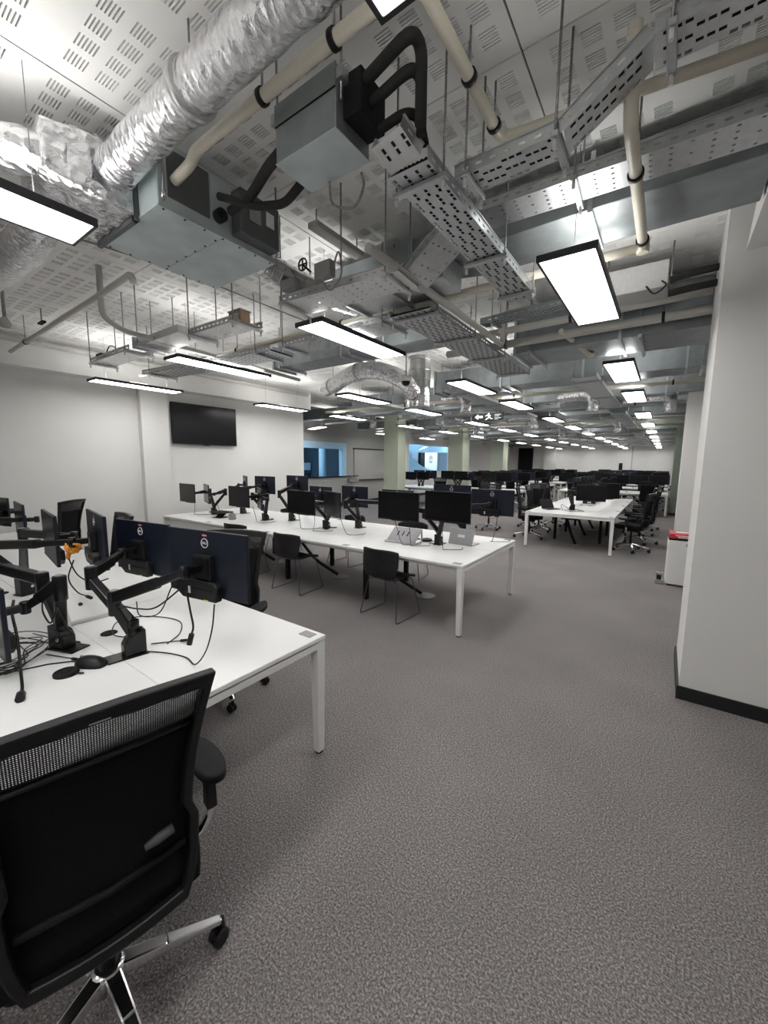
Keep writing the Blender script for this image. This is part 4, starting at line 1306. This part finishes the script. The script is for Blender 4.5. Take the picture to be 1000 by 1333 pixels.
# mouse
t = thing('computer_mouse', 'black computer mouse resting on the nearest desk in front of the arm base', 'mouse', (-2.2, 0.675, DZ), 0.5)
t.scale = (1.3, 1.3, 1.3)
def msh(a, b):
    u = a * PI
    x = -0.058 * math.cos(u)
    wd = 0.031 * (math.sin(u) ** 0.6 if 0 < a < 1 else 0.0) + 0.001
    ang = b * PI
    h = 0.04 * (math.sin(u) ** 0.7 if 0 < a < 1 else 0.0) * (1 - 0.25 * a)
    return Vector((x, -wd * math.cos(ang), 0.001 + h * math.sin(ang) ** 0.8 if 0 < b < 1 else 0.001))
m_ = MB()
vs = [msh(i / 12, j / 12) for i in range(13) for j in range(13)]
fs = [(i * 13 + j, i * 13 + j + 1, (i + 1) * 13 + j + 1, (i + 1) * 13 + j) for i in range(12) for j in range(12)]
m_.add(vs, fs, True)
m_.build('shell', BLACK, t, recalc=True)
MB().box(-0.045, -0.025, -0.004, 0.004, 0.022, 0.036).build('scroll_wheel', GREYPL, t, bevel=0.003, seg=1)
MB().tube([(-0.055, 0, 0.008), (-0.09, 0.01, 0.004), (-0.16, -0.02, 0.003), (-0.3, -0.14, 0.003)], 0.0025, 6).build('lead', BLACK, t)
t = thing('mouse_pad', 'small black dock lying beside the black mouse on the nearest desk', 'dock', (-2.2, 0.575, DZ), 0.5)
MB().lathe([(0.05, 0), (0.05, 0.012), (0.042, 0.016)], None, 22).build('body', BLACKM, t)
MB().lathe([(0.02, 0.016), (0.018, 0.018)], None, 16).build('cap', BLACK, t)
MB().tube([(0.045, 0, 0.008), (0.08, 0.01, 0.006)], 0.004, 6).build('stub', BLACK, t)

# cables of the nearest desk
z_ = DZ + 0.004
cable('black cable hanging from the right hand monitor and crossing to the arm base', [(-1.66, 1.0, 1.06), (-1.655, 0.98, 0.95), (-1.7, 0.97, 0.83), (-1.78, 0.96, z_ + 0.01), (-1.9, 0.98, z_), (-2.02, 0.95, z_), (-2.12, 0.9, z_)], 0.0034)
cable('thick black power lead dangling with its plug below the right hand monitor', [(-1.88, 0.99, 1.08), (-1.84, 0.98, 1.0), (-1.80, 0.97, 0.93), (-1.8, 0.96, 0.89)], 0.005, plug=0.05)
cable('thin black cable looping under the arm of the right hand monitor', [(-1.9, 0.98, 1.1), (-2.0, 0.9, 1.0), (-2.1, 0.86, 0.98), (-2.2, 0.83, 0.98)], 0.004)
cable('second thin cable looping under the arm of the right hand monitor', [(-1.96, 0.96, 1.1), (-2.02, 0.92, 0.96), (-2.14, 0.88, 0.93), (-2.22, 0.9, 0.98)], 0.003)
cable('long thin black cable curling on the white desk behind the front arm base', [(-2.13, 1.0, z_), (-2.22, 1.12, z_), (-2.4, 1.2, z_), (-2.62, 1.12, z_), (-2.68, 0.98, z_), (-2.5, 0.88, z_), (-2.36, 0.92, z_)], 0.003)
cable('short black cable with a plug beside the front arm base', [(-2.2, 0.95, z_), (-2.16, 1.0, z_), (-2.1, 1.06, z_ + 0.004)], 0.003, plug=0.05)
cable('short black lead with a capped end lying left of the mouse', [(-2.5, 0.58, z_), (-2.4, 0.62, z_), (-2.33, 0.64, z_ + 0.004)], 0.0028, plug=0.035)
cable('thick black lead hanging at the left with its plug on the white desk', [(-2.6, 0.5, 1.02), (-2.55, 0.48, 0.97), (-2.46, 0.47, 0.9), (-2.4, 0.46, 0.83), (-2.3, 0.44, 0.765), (-2.2, 0.42, z_ + 0.006), (-2.13, 0.4, z_ + 0.008)], 0.0065, plug=0.05)
cable('black cable looping round the left arm on the nearest desk', [(-2.5, 0.7, 0.8), (-2.44, 0.66, 0.86), (-2.4, 0.62, 0.98), (-2.36, 0.6, 0.99), (-2.38, 0.58, 0.93), (-2.48, 0.58, 0.96), (-2.56, 0.6, 1.0)], 0.004)
cable('black cable hanging from the third monitor to the white case', [(-2.95, 0.86, 1.1), (-3.0, 0.84, 0.98), (-2.94, 0.86, 0.9), (-2.84, 0.88, 0.885)], 0.004, plug=0.04)
cable('second black cable hanging behind the third monitor', [(-3.02, 0.85, 1.12), (-2.98, 0.88, 1.0), (-2.86, 0.92, 0.96), (-2.76, 0.97, 0.99)], 0.004)
random.seed(11)
for i in range(7):
    cx, cy = -2.66 + 0.03 * random.uniform(-1, 1), 0.42 + 0.05 * random.uniform(-1, 1)
    pts = []
    a0 = random.uniform(0, 6)
    for k in range(11):
        a = a0 + k * 0.75
        rr = 0.15 + random.uniform(-0.05, 0.08)
        pts.append((cx + rr * 1.35 * math.cos(a), max(0.03, cy + rr * math.sin(a)), z_ + 0.004 * i + random.uniform(0, 0.012)))
    cable('one of the tangled black cables heaped on the near left of the desk', pts, 0.0028, k=5)['group'] = 'tangled cable heap'
t = thing('plastic_bag', 'cloudy clear plastic bag standing among the tangled cables', 'bag', (-2.86, 0.42, DZ))
m_ = MB()
vs = []
NB = 20
for j in range(9):
    for k in range(NB):
        a = 2 * PI * k / NB
        rr = (0.1 - 0.055 * (j / 8) ** 1.3) * (1 + 0.16 * noise.noise(Vector((math.cos(a) * 2, math.sin(a) * 2, j * 0.6))))
        vs.append((rr * math.cos(a) * 0.7, rr * math.sin(a), 0.002 + 0.2 * j / 8))
fs = [(j * NB + k, j * NB + (k + 1) % NB, (j + 1) * NB + (k + 1) % NB, (j + 1) * NB + k) for j in range(8) for k in range(NB)]
m_.add(vs, fs, True)
m_.build('film', CLEARBAG, t, recalc=True)
MB().tube([(0, 0, 0.19), (0.01, 0, 0.22), (0.03, 0.01, 0.25)], [0.03, 0.02, 0.035], 12).build('twisted_neck', CLEARBAG, t)

# --- middle desk
def L2(s):
    return s + ' on the long middle desk'
dual_arm(L2('black twin monitor arm nearest the left wall'), (-6.75, 4.15, DZ), 0, [
    (L2('leftmost dark screen facing the camera'), (-6.9, 3.78, 1.13), -0.05, -1, 0.3),
    (L2('thin edge on screen with pale glare second from the left'), (-6.62, 3.98, 1.12), -0.4, 1, 0.28)])
dual_arm(L2('black twin monitor arm behind the closed laptop'), (-6.45, 4.55, DZ), 0, [
    (L2('narrow monitor back partly hidden at the far left'), (-6.75, 4.78, 1.25), PI - 0.5, 1, 0.3),
    (L2('tallest monitor back at the left above its neighbour'), (-6.1, 4.75, 1.26), PI + 0.05, -1, 0.32)])
dual_arm(L2('black twin monitor arm with bent links left of the centre'), (-5.42, 4.25, DZ), 0, [
    (L2('third dark screen from the left facing the camera'), (-5.5, 3.85, 1.14), -0.02, 1, 0.3),
    (L2('edge on monitor just right of the third dark screen'), (-5.14, 3.98, 1.12), -0.54, -1, 0.28)])
dual_arm(L2('black twin monitor arm with a tall left elbow'), (-5.05, 4.5, DZ), 0, [
    (L2('small looking monitor back behind the fourth dark screen'), (-5.35, 4.86, 1.29), PI, 1, 0.34),
    (L2('low monitor back just right of the left white wall end'), (-4.8, 4.88, 1.12), PI - 0.05, -1, 0.26)])
dual_arm(L2('black twin monitor arm at the centre, near row'), (-4.08, 4.3, DZ), 0, [
    (L2('fourth dark screen from the left facing the camera'), (-4.1, 3.86, 1.14), 0.0, 1, 0.24),
    (L2('turned grey screen right of the fourth dark screen'), (-3.58, 3.94, 1.15), -0.42, -1, 0.24)])
dual_arm(L2('black twin monitor arm at the centre, far row'), (-3.72, 4.62, DZ), 0, [
    (L2('monitor back with round logo above the central floor gap'), (-4.0, 4.82, 1.16), PI - 0.04, 1, 0.26),
    (L2('monitor back behind the navy tinted screen'), (-3.2, 4.84, 1.14), PI + 0.03, -1, 0.26)])
dual_arm(L2('black twin monitor arm nearest the aisle, near row'), (-2.2, 4.28, DZ), 0, [
    (L2('navy tinted screen facing the camera left of the rightmost pair'), (-2.47, 3.82, 1.21), 0.03, 1, 0.26),
    (L2('rightmost black screen facing the camera'), (-1.87, 3.86, 1.24), -0.02, -1, 0.26)])
dual_arm(L2('black twin monitor arm nearest the aisle, far row'), (-2.05, 4.68, DZ), 0, [
    (L2('monitor back with logo peeking above the rightmost black screen'), (-2.34, 4.86, 1.25), PI + 0.02, 1, 0.3),
    (L2('rightmost monitor back with round logo'), (-1.76, 4.82, 1.215), PI + 0.08, -1, 0.3)])
random.seed(21)
for i, (x, y, zt) in enumerate(((-6.9, 3.85, 1.0), (-6.6, 4.1, 1.0), (-5.35, 3.95, 1.0), (-4.3, 3.95, 1.0), (-3.95, 3.92, 1.0), (-3.55, 4.0, 1.0), (-2.6, 3.9, 1.06), (-2.4, 3.9, 1.06), (-2.0, 3.95, 1.08), (-1.65, 4.75, 1.08))):
    dx = random.uniform(-0.12, 0.12)
    cable('%s dangling black lead from the left under the middle desk monitors' % ORD[i].capitalize(),
          [(x, y, zt), (x + dx * 0.3, y + 0.03, zt - 0.12), (x + dx, y + 0.05, z_ + 0.03), (x + dx * 1.5, y + 0.1, z_), (x + dx + 0.15, y + 0.22, z_), (x + dx + 0.1, y + 0.35, z_)], 0.0035)
# laptops, papers
t = thing('laptop', 'closed dark laptop raised on a stand near the left end of the middle desk', 'laptop', (-6.3, 4.0, DZ), 0.1)
MB().box(-0.17, 0.17, -0.12, 0.12, 0.085, 0.103).build('body', BLACK, t, bevel=0.004)
MB().box(-0.165, 0.165, -0.115, 0.115, 0.103, 0.105).build('lid', BLACKM, t)
MB().box(-0.1, 0.1, -0.1, 0.1, 0, 0.008).bar((0, -0.06, 0.004), (0, 0.05, 0.085), 0.16, 0.01).build('stand', BLACKM, t)
t = thing('desk_phone', 'small dark round speaker beside the closed laptop on the middle desk', 'speaker', (-5.95, 3.98, DZ))
MB().lathe([(0.06, 0), (0.065, 0.02), (0.06, 0.08), (0.045, 0.1)], None, 18).build('body', GREYPL, t)
MB().lathe([(0.04, 0.1), (0.03, 0.106)], None, 18).build('top', BLACK, t)
MB().box(-0.01, 0.01, -0.067, -0.06, 0.03, 0.05).build('badge', LOGO, t)
t = thing('laptop', 'silver laptop with white sticker standing tilted at the right end of the middle desk', 'laptop', (-1.98, 4.42, DZ), -0.05)
m_ = MB().box(-0.16, 0.16, -0.01, 0.008, 0, 0.2, Matrix.Rotation(-0.32, 4, 'X'))
m_.build('lid', SILVER, t, bevel=0.004)
MB().box(-0.045, 0.045, -0.0115, -0.01, 0.09, 0.125, Matrix.Rotation(-0.32, 4, 'X')).build('sticker', PAPER, t)
MB().box(-0.16, 0.16, 0.0, 0.2, 0, 0.012).build('keyboard_base', SILVER, t, bevel=0.003)
t = thing('document_stand', 'pale grey sloping document stand with slots on the middle desk', 'stand', (-2.62, 4.2, DZ), 0.05)
MS = Matrix.Rotation(-0.95, 4, 'X')
m_ = MB().box(-0.2, 0.2, -0.006, 0.006, 0, 0.24, Matrix.Translation((0, -0.13, 0.02)) @ MS)
m_.build('sloping_plate', SILVER, t, bevel=0.004)
for k in range(3):
    MB().box(-0.1 + k * 0.07, -0.085 + k * 0.07, -0.0075, -0.006, 0.09, 0.17, Matrix.Translation((0, -0.13, 0.02)) @ MS).build('slot', BLACKM, t)
MB().box(-0.21, 0.21, -0.17, -0.13, 0, 0.02).box(-0.2, -0.18, -0.13, 0.08, 0, 0.012).box(0.18, 0.2, -0.13, 0.08, 0, 0.012).build('foot_frame', SILVER, t, bevel=0.003)
for sx in (-0.19, 0.19):
    MB().bar((sx, 0.07, 0.006), (sx, 0.06, 0.155), 0.012, 0.02).build('prop', SILVER, t)
t = thing('bottle', 'small white spray bottle standing behind the rightmost screens of the middle desk', 'bottle', (-2.32, 4.5, DZ))
MB().lathe([(0.028, 0), (0.03, 0.01), (0.03, 0.14), (0.012, 0.17), (0.012, 0.18)], None, 14).build('body', WHITEP, t)
MB().lathe([(0.014, 0.18), (0.014, 0.2)], None, 10).build('cap', WHITEMETAL, t)
MB().bar((0, 0, 0.205), (0, -0.05, 0.21), 0.018, 0.02).build('trigger_head', WHITEP, t)
t = thing('dock', 'round black cable puck lying by the aisle end arm on the middle desk', 'dock', (-2.42, 4.38, DZ))
MB().lathe([(0.07, 0), (0.075, 0.012), (0.06, 0.03)], None, 18).build('body', BLACK, t)
MB().tube(catmull([(0.07, 0, 0.01), (0.15, 0.02, 0.006), (0.2, -0.08, 0.006), (0.1, -0.12, 0.006)], 5), 0.004, 6).build('lead', BLACK, t)
MB().lathe([(0.03, 0.03), (0.028, 0.032)], None, 14).build('cap', BLACKM, t)

# --- generic pairs for the far desks
proto_arm = thing('twin_monitor_mount', 'x', 'monitor mount', (0, 0, DZ))
arm_base(proto_arm, 0)
for sx in (-1, 1):
    arm_to(proto_arm, (0, 0, 0.12 + 0.02 * sx), (sx * 0.16, 0.1, 0.38), (sx * 0.29, -0.16, 0.45), (0, 1, 0))
far_first = [True]
far_no = {}
def pair(x, y, rz, bench):
    k = far_no.get(bench, 0)
    far_no[bench] = k + 1
    al = 'black twin monitor arm, %s of those on the %s' % (ORD[min(k, 11)], bench)
    if far_first[0]:
        far_first[0] = False
        proto_arm.location = (x, y, DZ)
        proto_arm.rotation_euler = (0, 0, rz)
        proto_arm['label'] = al
    else:
        dup(proto_arm, (x, y, DZ), rz, al)
    for sx in (-1, 1):
        dx, dy = sx * 0.29 , -0.16
        X = x + dx * math.cos(rz) - dy * math.sin(rz)
        Y = y + dx * math.sin(rz) + dy * math.cos(rz)
        place_mon(X, Y, DZ + 0.45 + random.uniform(-0.03, 0.05), rz + random.uniform(-0.08, 0.08),
                  '%s monitor, %s arm, %s' % ('left' if sx < 0 else 'right', ORD[min(k, 11)], bench))

random.seed(5)
BEN = [('far left desk nearest the middle desk', -4.22, 13.75, 5.0, 3), ('second far left desk', -4.42, 16.4, 2.8, 2), ('third far left desk', -4.4, 19.2, 2.8, 2), ('fourth far left desk', -4.4, 22.2, 2.8, 2), ('rearmost far left desk', -4.4, 26.0, 2.8, 2),
       ('first far right desk', 0.1, 16.05, 3.4, 3), ('second far right desk', 0.1, 19.3, 3.4, 3), ('third far right desk', 0.1, 22.5, 3.4, 3), ('last far right desk', 0.1, 26.2, 3.4, 3)]
for nm, bx, by, L, n in BEN:
    for i in range(n):
        xx = bx - L * (i + 0.5) / n
        pair(xx - 0.02, by + 0.72, 0, nm)
        pair(xx + 0.02, by + 0.92, PI, nm)
# aisle desk, people face left and right
for i in range(4):
    yy = 9.6 + i * 1.2
    if i == 0:
        dual_arm('black twin monitor arm at the near end of the aisle desk with cables round it', (-1.6, 9.3, DZ), 0.8, [
            ('black screen facing the camera on the near end of the aisle desk', (-1.22, 9.02, 1.12), 0.15, -1, 0.28),
            ('narrow turned screen behind the nearest screen of the aisle desk', (-0.98, 9.55, 1.14), 0.9, 1, 0.28)])
        cable('black cables coiled round the near arm base of the aisle desk', [(-1.75, 9.1, z_), (-1.82, 9.3, z_ + 0.1), (-1.7, 9.45, z_ + 0.02), (-1.5, 9.4, z_), (-1.35, 9.15, z_), (-1.6, 9.0, z_), (-1.75, 9.2, z_)], 0.006)
        t = thing('laptop', 'open thin laptop seen edge on at the near left of the aisle desk', 'laptop', (-2.0, 9.2, DZ), 0.9)
        MB().box(-0.16, 0.16, -0.11, 0.11, 0, 0.014).build('keyboard_base', BLACK, t, bevel=0.003, seg=1)
        MB().box(-0.16, 0.16, -0.006, 0.004, 0, 0.21, Matrix.Translation((0, 0.11, 0.014)) @ Matrix.Rotation(-0.5, 4, 'X')).build('lid', BLACK, t, bevel=0.003, seg=1)
        MB().box(-0.14, 0.14, -0.08, 0.02, 0.014, 0.016).build('keys', BLACKM, t)
        continue
    pair(-1.62, yy + 0.3, -PI / 2, 'aisle desk')
    pair(-1.44, yy + 0.35, PI / 2, 'aisle desk')

# ================================================================== CHAIRS
def task_chair(label):
    """origin on the floor under the hub; sitter faces local +y"""
    t = thing('task_chair', label, 'chair')
    b = MB()
    R0 = 0.33
    for k in range(5):
        a = PI / 2 + 2 * PI * k / 5 + 0.786
        d = Vector((math.cos(a), math.sin(a), 0))
        sp = MB()
        sp.bar(d * 0.02 + Vector((0, 0, 0.135)), d * 0.16 + Vector((0, 0, 0.115)), 0.05, 0.05, 0.042, 0.034)
        sp.bar(d * 0.155 + Vector((0, 0, 0.115)), d * R0 + Vector((0, 0, 0.082)), 0.042, 0.034, 0.03, 0.022)
        sp.build('base_spoke', CHROME, t, bevel=0.007)
        c = MB()
        M_ = Matrix.Translation(d * R0) @ Matrix.Rotation(a + 0.5, 4, 'Z')
        for s_ in (-1, 1):
            c.lathe([(0.02, 0), (0.029, 0.003), (0.029, 0.016), (0.02, 0.019)], M_ @ Matrix.Translation((-0.012, s_ * 0.005 + (0 if s_ > 0 else -0.019), 0.029)) @ Matrix.Rotation(-PI / 2, 4, 'X'), 14)
        c.tube([d * R0 + Vector((0, 0, 0.045)), d * R0 + Vector((0, 0, 0.085))], 0.011, 8)
        c.box(-0.034, 0.012, -0.006, 0.006, 0.03, 0.06, M_)
        c.build('caster', BLACK, t)
    MB().lathe([(0.05, 0.1), (0.05, 0.15), (0.036, 0.165)], None, 18).build('hub', CHROME, t)
    MB().lathe([(0.026, 0.16), (0.026, 0.3), (0.018, 0.3), (0.018, 0.42)], None, 14).build('gas_column', BLACK, t)
    MB().box(-0.1, 0.1, -0.16, 0.12, 0.4, 0.455).build('tilt_mechanism', BLACKM, t, bevel=0.012)
    def seat_fn(a, c):
        x = (a - 0.5) * 0.5
        y = (c - 0.5) * 0.5 + 0.03
        k = 1 - 0.12 * (2 * abs(c - 0.5)) ** 4
        z = 0.5 + 0.012 * (2 * (a - 0.5)) ** 2 - 0.03 * max(0, c - 0.75) * 4 * (c - 0.75)
        return Vector((x * k, y * (1 - 0.06 * (2 * abs(a - 0.5)) ** 4), z)), Vector((0, 0, 1))
    MB().sheet(seat_fn, 12, 12, 0.065).build('seat', FABRIC, t)
    MB().box(-0.2, 0.2, -0.18, 0.22, 0.45, 0.47).build('seat_pan', BLACKM, t, bevel=0.01)
    # backrest
    Z0, Z1 = 0.47, 1.165
    def yb(z):
        f = (z - Z0) / (Z1 - Z0)
        return -0.235 - 0.085 * f - 0.03 * math.sin(PI * f) * -1
    def hw(z):
        f = (z - Z0) / (Z1 - Z0)
        return 0.178 + 0.035 * (1 - (1 - min(f / 0.25, 1)) ** 2) - 0.02 * math.sin(PI * f) * (0.4 < f) + 0.045 * f * f
    def P(u, z, off):
        return Vector((u, yb(z) + 0.22 * u * u + off, z))
    N = 14
    def outline(ins, zi0, zi1):
        pts = []
        for k in range(N + 1):
            z = zi0 + (zi1 - zi0) * k / N
            pts.append((hw(z) - ins, z))
        left = [(-u, z) for u, z in reversed(pts)]
        top = [(pts[-1][0] * (1 - 2 * k / 7), pts[-1][1] + 0.012 * math.sin(PI * k / 7)) for k in range(1, 7)]
        bot = [(-pts[0][0] * (1 - 2 * k / 7), pts[0][1] - 0.014 * math.sin(PI * k / 7)) for k in range(1, 7)]
        return pts + top + left + bot
    o_ = outline(0, Z0, Z1)
    i_ = outline(0.026, Z0 + 0.035, Z1 - 0.04)
    MB().ring(o_, i_, 1, lambda u, z, tt: P(u, z, -0.016 + 0.034 * tt)).build('back_frame', BLACK, t, bevel=0.006, recalc=True)
    def net_fn(z0, z1):
        def f(a, c):
            z = z0 + (z1 - z0) * a
            u = (2 * c - 1) * (hw(z) - 0.022)
            return P(u, z, 0.008), Vector((0, 1, 0))
        return f
    MB().sheet(net_fn(Z1 - 0.135, Z1 - 0.03), 4, 12, 0.002).build('back_net', NET, t)
    def pad_fn(a, c):
        z = Z0 + 0.03 + (Z1 - 0.13 - Z0 - 0.03) * a
        u = (2 * c - 1) * (hw(z) - 0.024)
        return P(u, z, 0.012 + 0.008 * math.sin(PI * a)), Vector((0, 1, 0))
    MB().sheet(pad_fn, 14, 12, 0.014).build('back_pad', FABRIC, t)
    MB().tube([P(u * 0.2, Z1 - 0.135, -0.002) for u in (-1, -0.5, 0, 0.5, 1)], 0.006, 8).build('back_crossbar', BLACK, t)
    MB().tube([P(-0.18, 0.64, 0.002), P(0, 0.63, 0.0), P(0.18, 0.64, 0.002)], 0.01, 8).build('lumbar_bar', BLACKM, t)
    MB().tube([P(0.08, 0.7, -0.005), P(0.11, 0.706, -0.006), P(0.15, 0.712, -0.005)], [0.008, 0.013, 0.013], 10).build('lumbar_handle', LUMB, t)
    for s_ in (-1, 1):
        MB().bar((s_ * 0.07, -0.1, 0.435), (s_ * 0.08, -0.24, 0.47), 0.03, 0.03).build('back_upright', BLACKM, t, bevel=0.005, seg=1)
    MB().box(-0.02, 0.02, yb(Z1 - 0.02) - 0.0168, yb(Z1 - 0.02) - 0.016, Z1 - 0.02, Z1 - 0.0165).build('frame_badge', GREYPL, t)
    for s_ in (-1, 1):
        x = s_ * 0.325
        MB().tube(fillet([(s_ * 0.13, 0.0, 0.43), (s_ * 0.28, 0.0, 0.41), (x, 0.0, 0.47), (x, 0.0, 0.53)], 0.05), 0.016, 10).build('arm_bracket', CHROME, t)
        ap = MB().bar((x, 0, 0.505), (x, 0.0, 0.665), 0.036, 0.05, 0.03, 0.044).build('arm_post', BLACK, t, bevel=0.006)
        def pd(a, c, x=x):
            uu, vv = 2 * a - 1, 2 * c - 1
            k = math.sqrt(max(0, 1 - 0.5 * vv * vv))
            k2 = math.sqrt(max(0, 1 - 0.5 * uu * uu))
            return Vector((x + uu * 0.05 * k, 0.02 + vv * 0.125 * k2, 0.672 - 0.01 * uu * uu)), Vector((0, 0, 1))
        MB().sheet(pd, 8, 12, 0.03).build('armrest_pad', BLACKM, ap, bevel=0.004, seg=1)
    return t

TC = task_chair('black mesh backed task chair with polished base at the lower left corner')
TC.location = (-1.3, 0.375, 0)
TC.rotation_euler = (0, 0, math.radians(78))

random.seed(9)
def tchair(x, y, deg, label):
    return dup(TC, (x, y, 0), math.radians(deg), label)
tchair(-2.62, 1.6, 206, 'black task chair tucked behind the right hand monitor of the nearest desk')
tchair(-4.55, 1.47, 174, 'black task chair beyond the nearest desk, its back showing above the middle monitor')
tchair(-6.75, 1.75, 130, 'black task chair far along the nearest desk by the left wall')
tchair(-6.9, 0.6, 120, 'black task chair at the left end of the nearest desk')
tchair(-3.7, 10.0, 200, 'black task chair standing alone on the open floor beyond the middle desk')
tchair(-2.95, 11.1, 160, 'second black task chair on the open floor, right of the lone one')
for i, y in enumerate((9.4, 10.55, 11.8)):
    tchair(-2.5 - 0.08 * (i % 2), y, -80 - 12 * i, '%s black task chair from the camera on the left side of the aisle desk' % ORD[i].capitalize())
for i, y in enumerate((9.25, 10.3, 11.4, 12.6)):
    tchair(-0.48 + 0.1 * (i % 2), y, 76 + 8 * i, '%s black task chair from the camera on the right side of the aisle desk' % ORD[i].capitalize())
for nm, bx, by, L, n in BEN:
    for i in range(n):
        xx = bx - L * (i + 0.5) / n + random.uniform(-0.2, 0.2)
        tchair(xx, by - 0.3, random.uniform(-25, 25), '%s task chair from the right before the %s' % (ORD[i].capitalize(), nm))
        if i < 1 and 'right' in nm: tchair(xx + 0.2, by + 1.95, 180 + random.uniform(-25, 25), '%s task chair from the right behind the %s' % (ORD[i].capitalize(), nm))

def sled_chair(label):
    t = thing('sled_chair', label, 'chair')
    prof = catmull([(0.215, 0.415), (0.19, 0.445), (0.05, 0.452), (-0.12, 0.448), (-0.2, 0.475), (-0.235, 0.56), (-0.25, 0.68), (-0.285, 0.8)] if False else
                   [(0, 0.215, 0.415), (0, 0.19, 0.445), (0, 0.05, 0.452), (0, -0.12, 0.448), (0, -0.2, 0.475), (0, -0.235, 0.56), (0, -0.25, 0.68), (0, -0.285, 0.8)], 5)
    n = len(prof) - 1
    def fn(a, c):
        i = min(int(a * n), n - 1)
        f = a * n - i
        p = prof[i].lerp(prof[i + 1], f)
        d = (prof[i + 1] - prof[i]).normalized()
        nn = Vector((1, 0, 0)).cross(d).normalized()
        v = 2 * c - 1
        if a < 0.5:
            hw = 0.2 + 0.02 * a
        elif a < 0.62:
            hw = 0.21 - 0.03 * math.sin((a - 0.5) / 0.12 * PI)
        else:
            hw = 0.21 + 0.035 * math.sin((a - 0.62) / 0.38 * PI * 0.6)
        wrap = 0.02 if a < 0.55 else 0.11 * (a - 0.5)* 2
        q = Vector((v * hw, p.y + (wrap * v * v if a > 0.55 else 0), p.z + (0.012 * v * v if a < 0.55 else -0.03 * v ** 4 * max(0, (a - 0.85)) / 0.15)))
        return q, nn
    MB().sheet(fn, 30, 12, 0.011).build('shell', SHELL, t, recalc=True)
    for s_ in (-1, 1):
        pts = [(s_ * 0.1, 0.15, 0.425), (s_ * 0.19, 0.16, 0.425), (s_ * 0.255, 0.24, 0.008), (s_ * 0.255, -0.22, 0.008), (s_ * 0.2, -0.13, 0.425), (s_ * 0.1, -0.12, 0.43)]
        MB().tube(fillet(pts, 0.035, 4), 0.0065, 8).build('sled_leg', SLED, t)
    MB().tube([(-0.1, 0.15, 0.425), (0.1, 0.15, 0.425)], 0.0065, 8).build('cross_tube', SLED, t)
    MB().tube([(-0.1, -0.12, 0.43), (0.1, -0.12, 0.43)], 0.0065, 8).build('cross_tube', SLED, t)
    return t
S0 = sled_chair('black shell chair on a sled frame nearest the aisle at the middle desk')
S0.location = (-2.46, 3.62, 0)
S0.rotation_euler = (0, 0, -0.06)
dup(S0, (-3.99, 3.62, 0), 0.04, 'black shell chair, second from the aisle on the near side of the middle desk')
dup(S0, (-5.2, 3.68, 0), 0.1, 'black shell chair, third from the aisle on the near side of the middle desk')
dup(S0, (-3.1, 5.05, 0), PI + 0.2, 'black shell chair on the far side of the middle desk, nearest the aisle')
dup(S0, (-4.35, 5.1, 0), PI - 0.1, 'black shell chair on the far side of the middle desk, near its centre')
dup(S0, (-5.9, 5.05, 0), PI + 0.1, 'black shell chair on the far side of the middle desk, nearest the left wall')

# ================================================================== RECYCLING BIN
t = thing('recycling_bin', 'tall white bin with a red lid beside the second white column', 'bin', (0.3, 7.1, 0), 0.03)
MB().box(-0.2, 0.2, -0.2, 0.2, 0.02, 0.66).build('body', WHITEP, t, bevel=0.012)
MB().box(-0.2, 0.2, -0.2, 0.2, 0.66, 0.685).build('rim', BLACKM, t)
MB().box(-0.195, 0.195, -0.195, 0.195, 0.685, 0.75).build('lid', RED, t, bevel=0.01)
MB().box(-0.1, 0.1, -0.196, -0.1945, 0.7, 0.713).box(-0.13, 0.06, -0.196, -0.1945, 0.722, 0.734).build('lid_print', PAPER, t)
MB().box(-0.12, 0.12, -0.05, 0.05, 0.75, 0.756).build('opening', PAPER, t)
MB().box(0.0, 0.12, -0.204, -0.2, 0.585, 0.625).build('handle', GREYPL, t, bevel=0.003, seg=1)
for sx in (-0.16, 0.16):
    for sy in (-0.16, 0.16):
        MB().lathe([(0.02, 0), (0.02, 0.02)], Matrix.Translation((sx, sy, 0)), 10).build('foot', BLACKM, t)
t = thing('door_stop', 'small dark grey block on the floor beside the white bin', 'block', (0.03, 6.95, 0))
MB().box(-0.05, 0.05, -0.05, 0.05, 0, 0.06).build('base', GREYPL, t, bevel=0.004)
MB().box(-0.03, 0.03, -0.03, 0.03, 0.06, 0.13).build('stem', BLACKM, t, bevel=0.004)
MB().box(-0.045, 0.045, -0.04, 0.04, 0.13, 0.16).build('top', GREYPL, t, bevel=0.004)
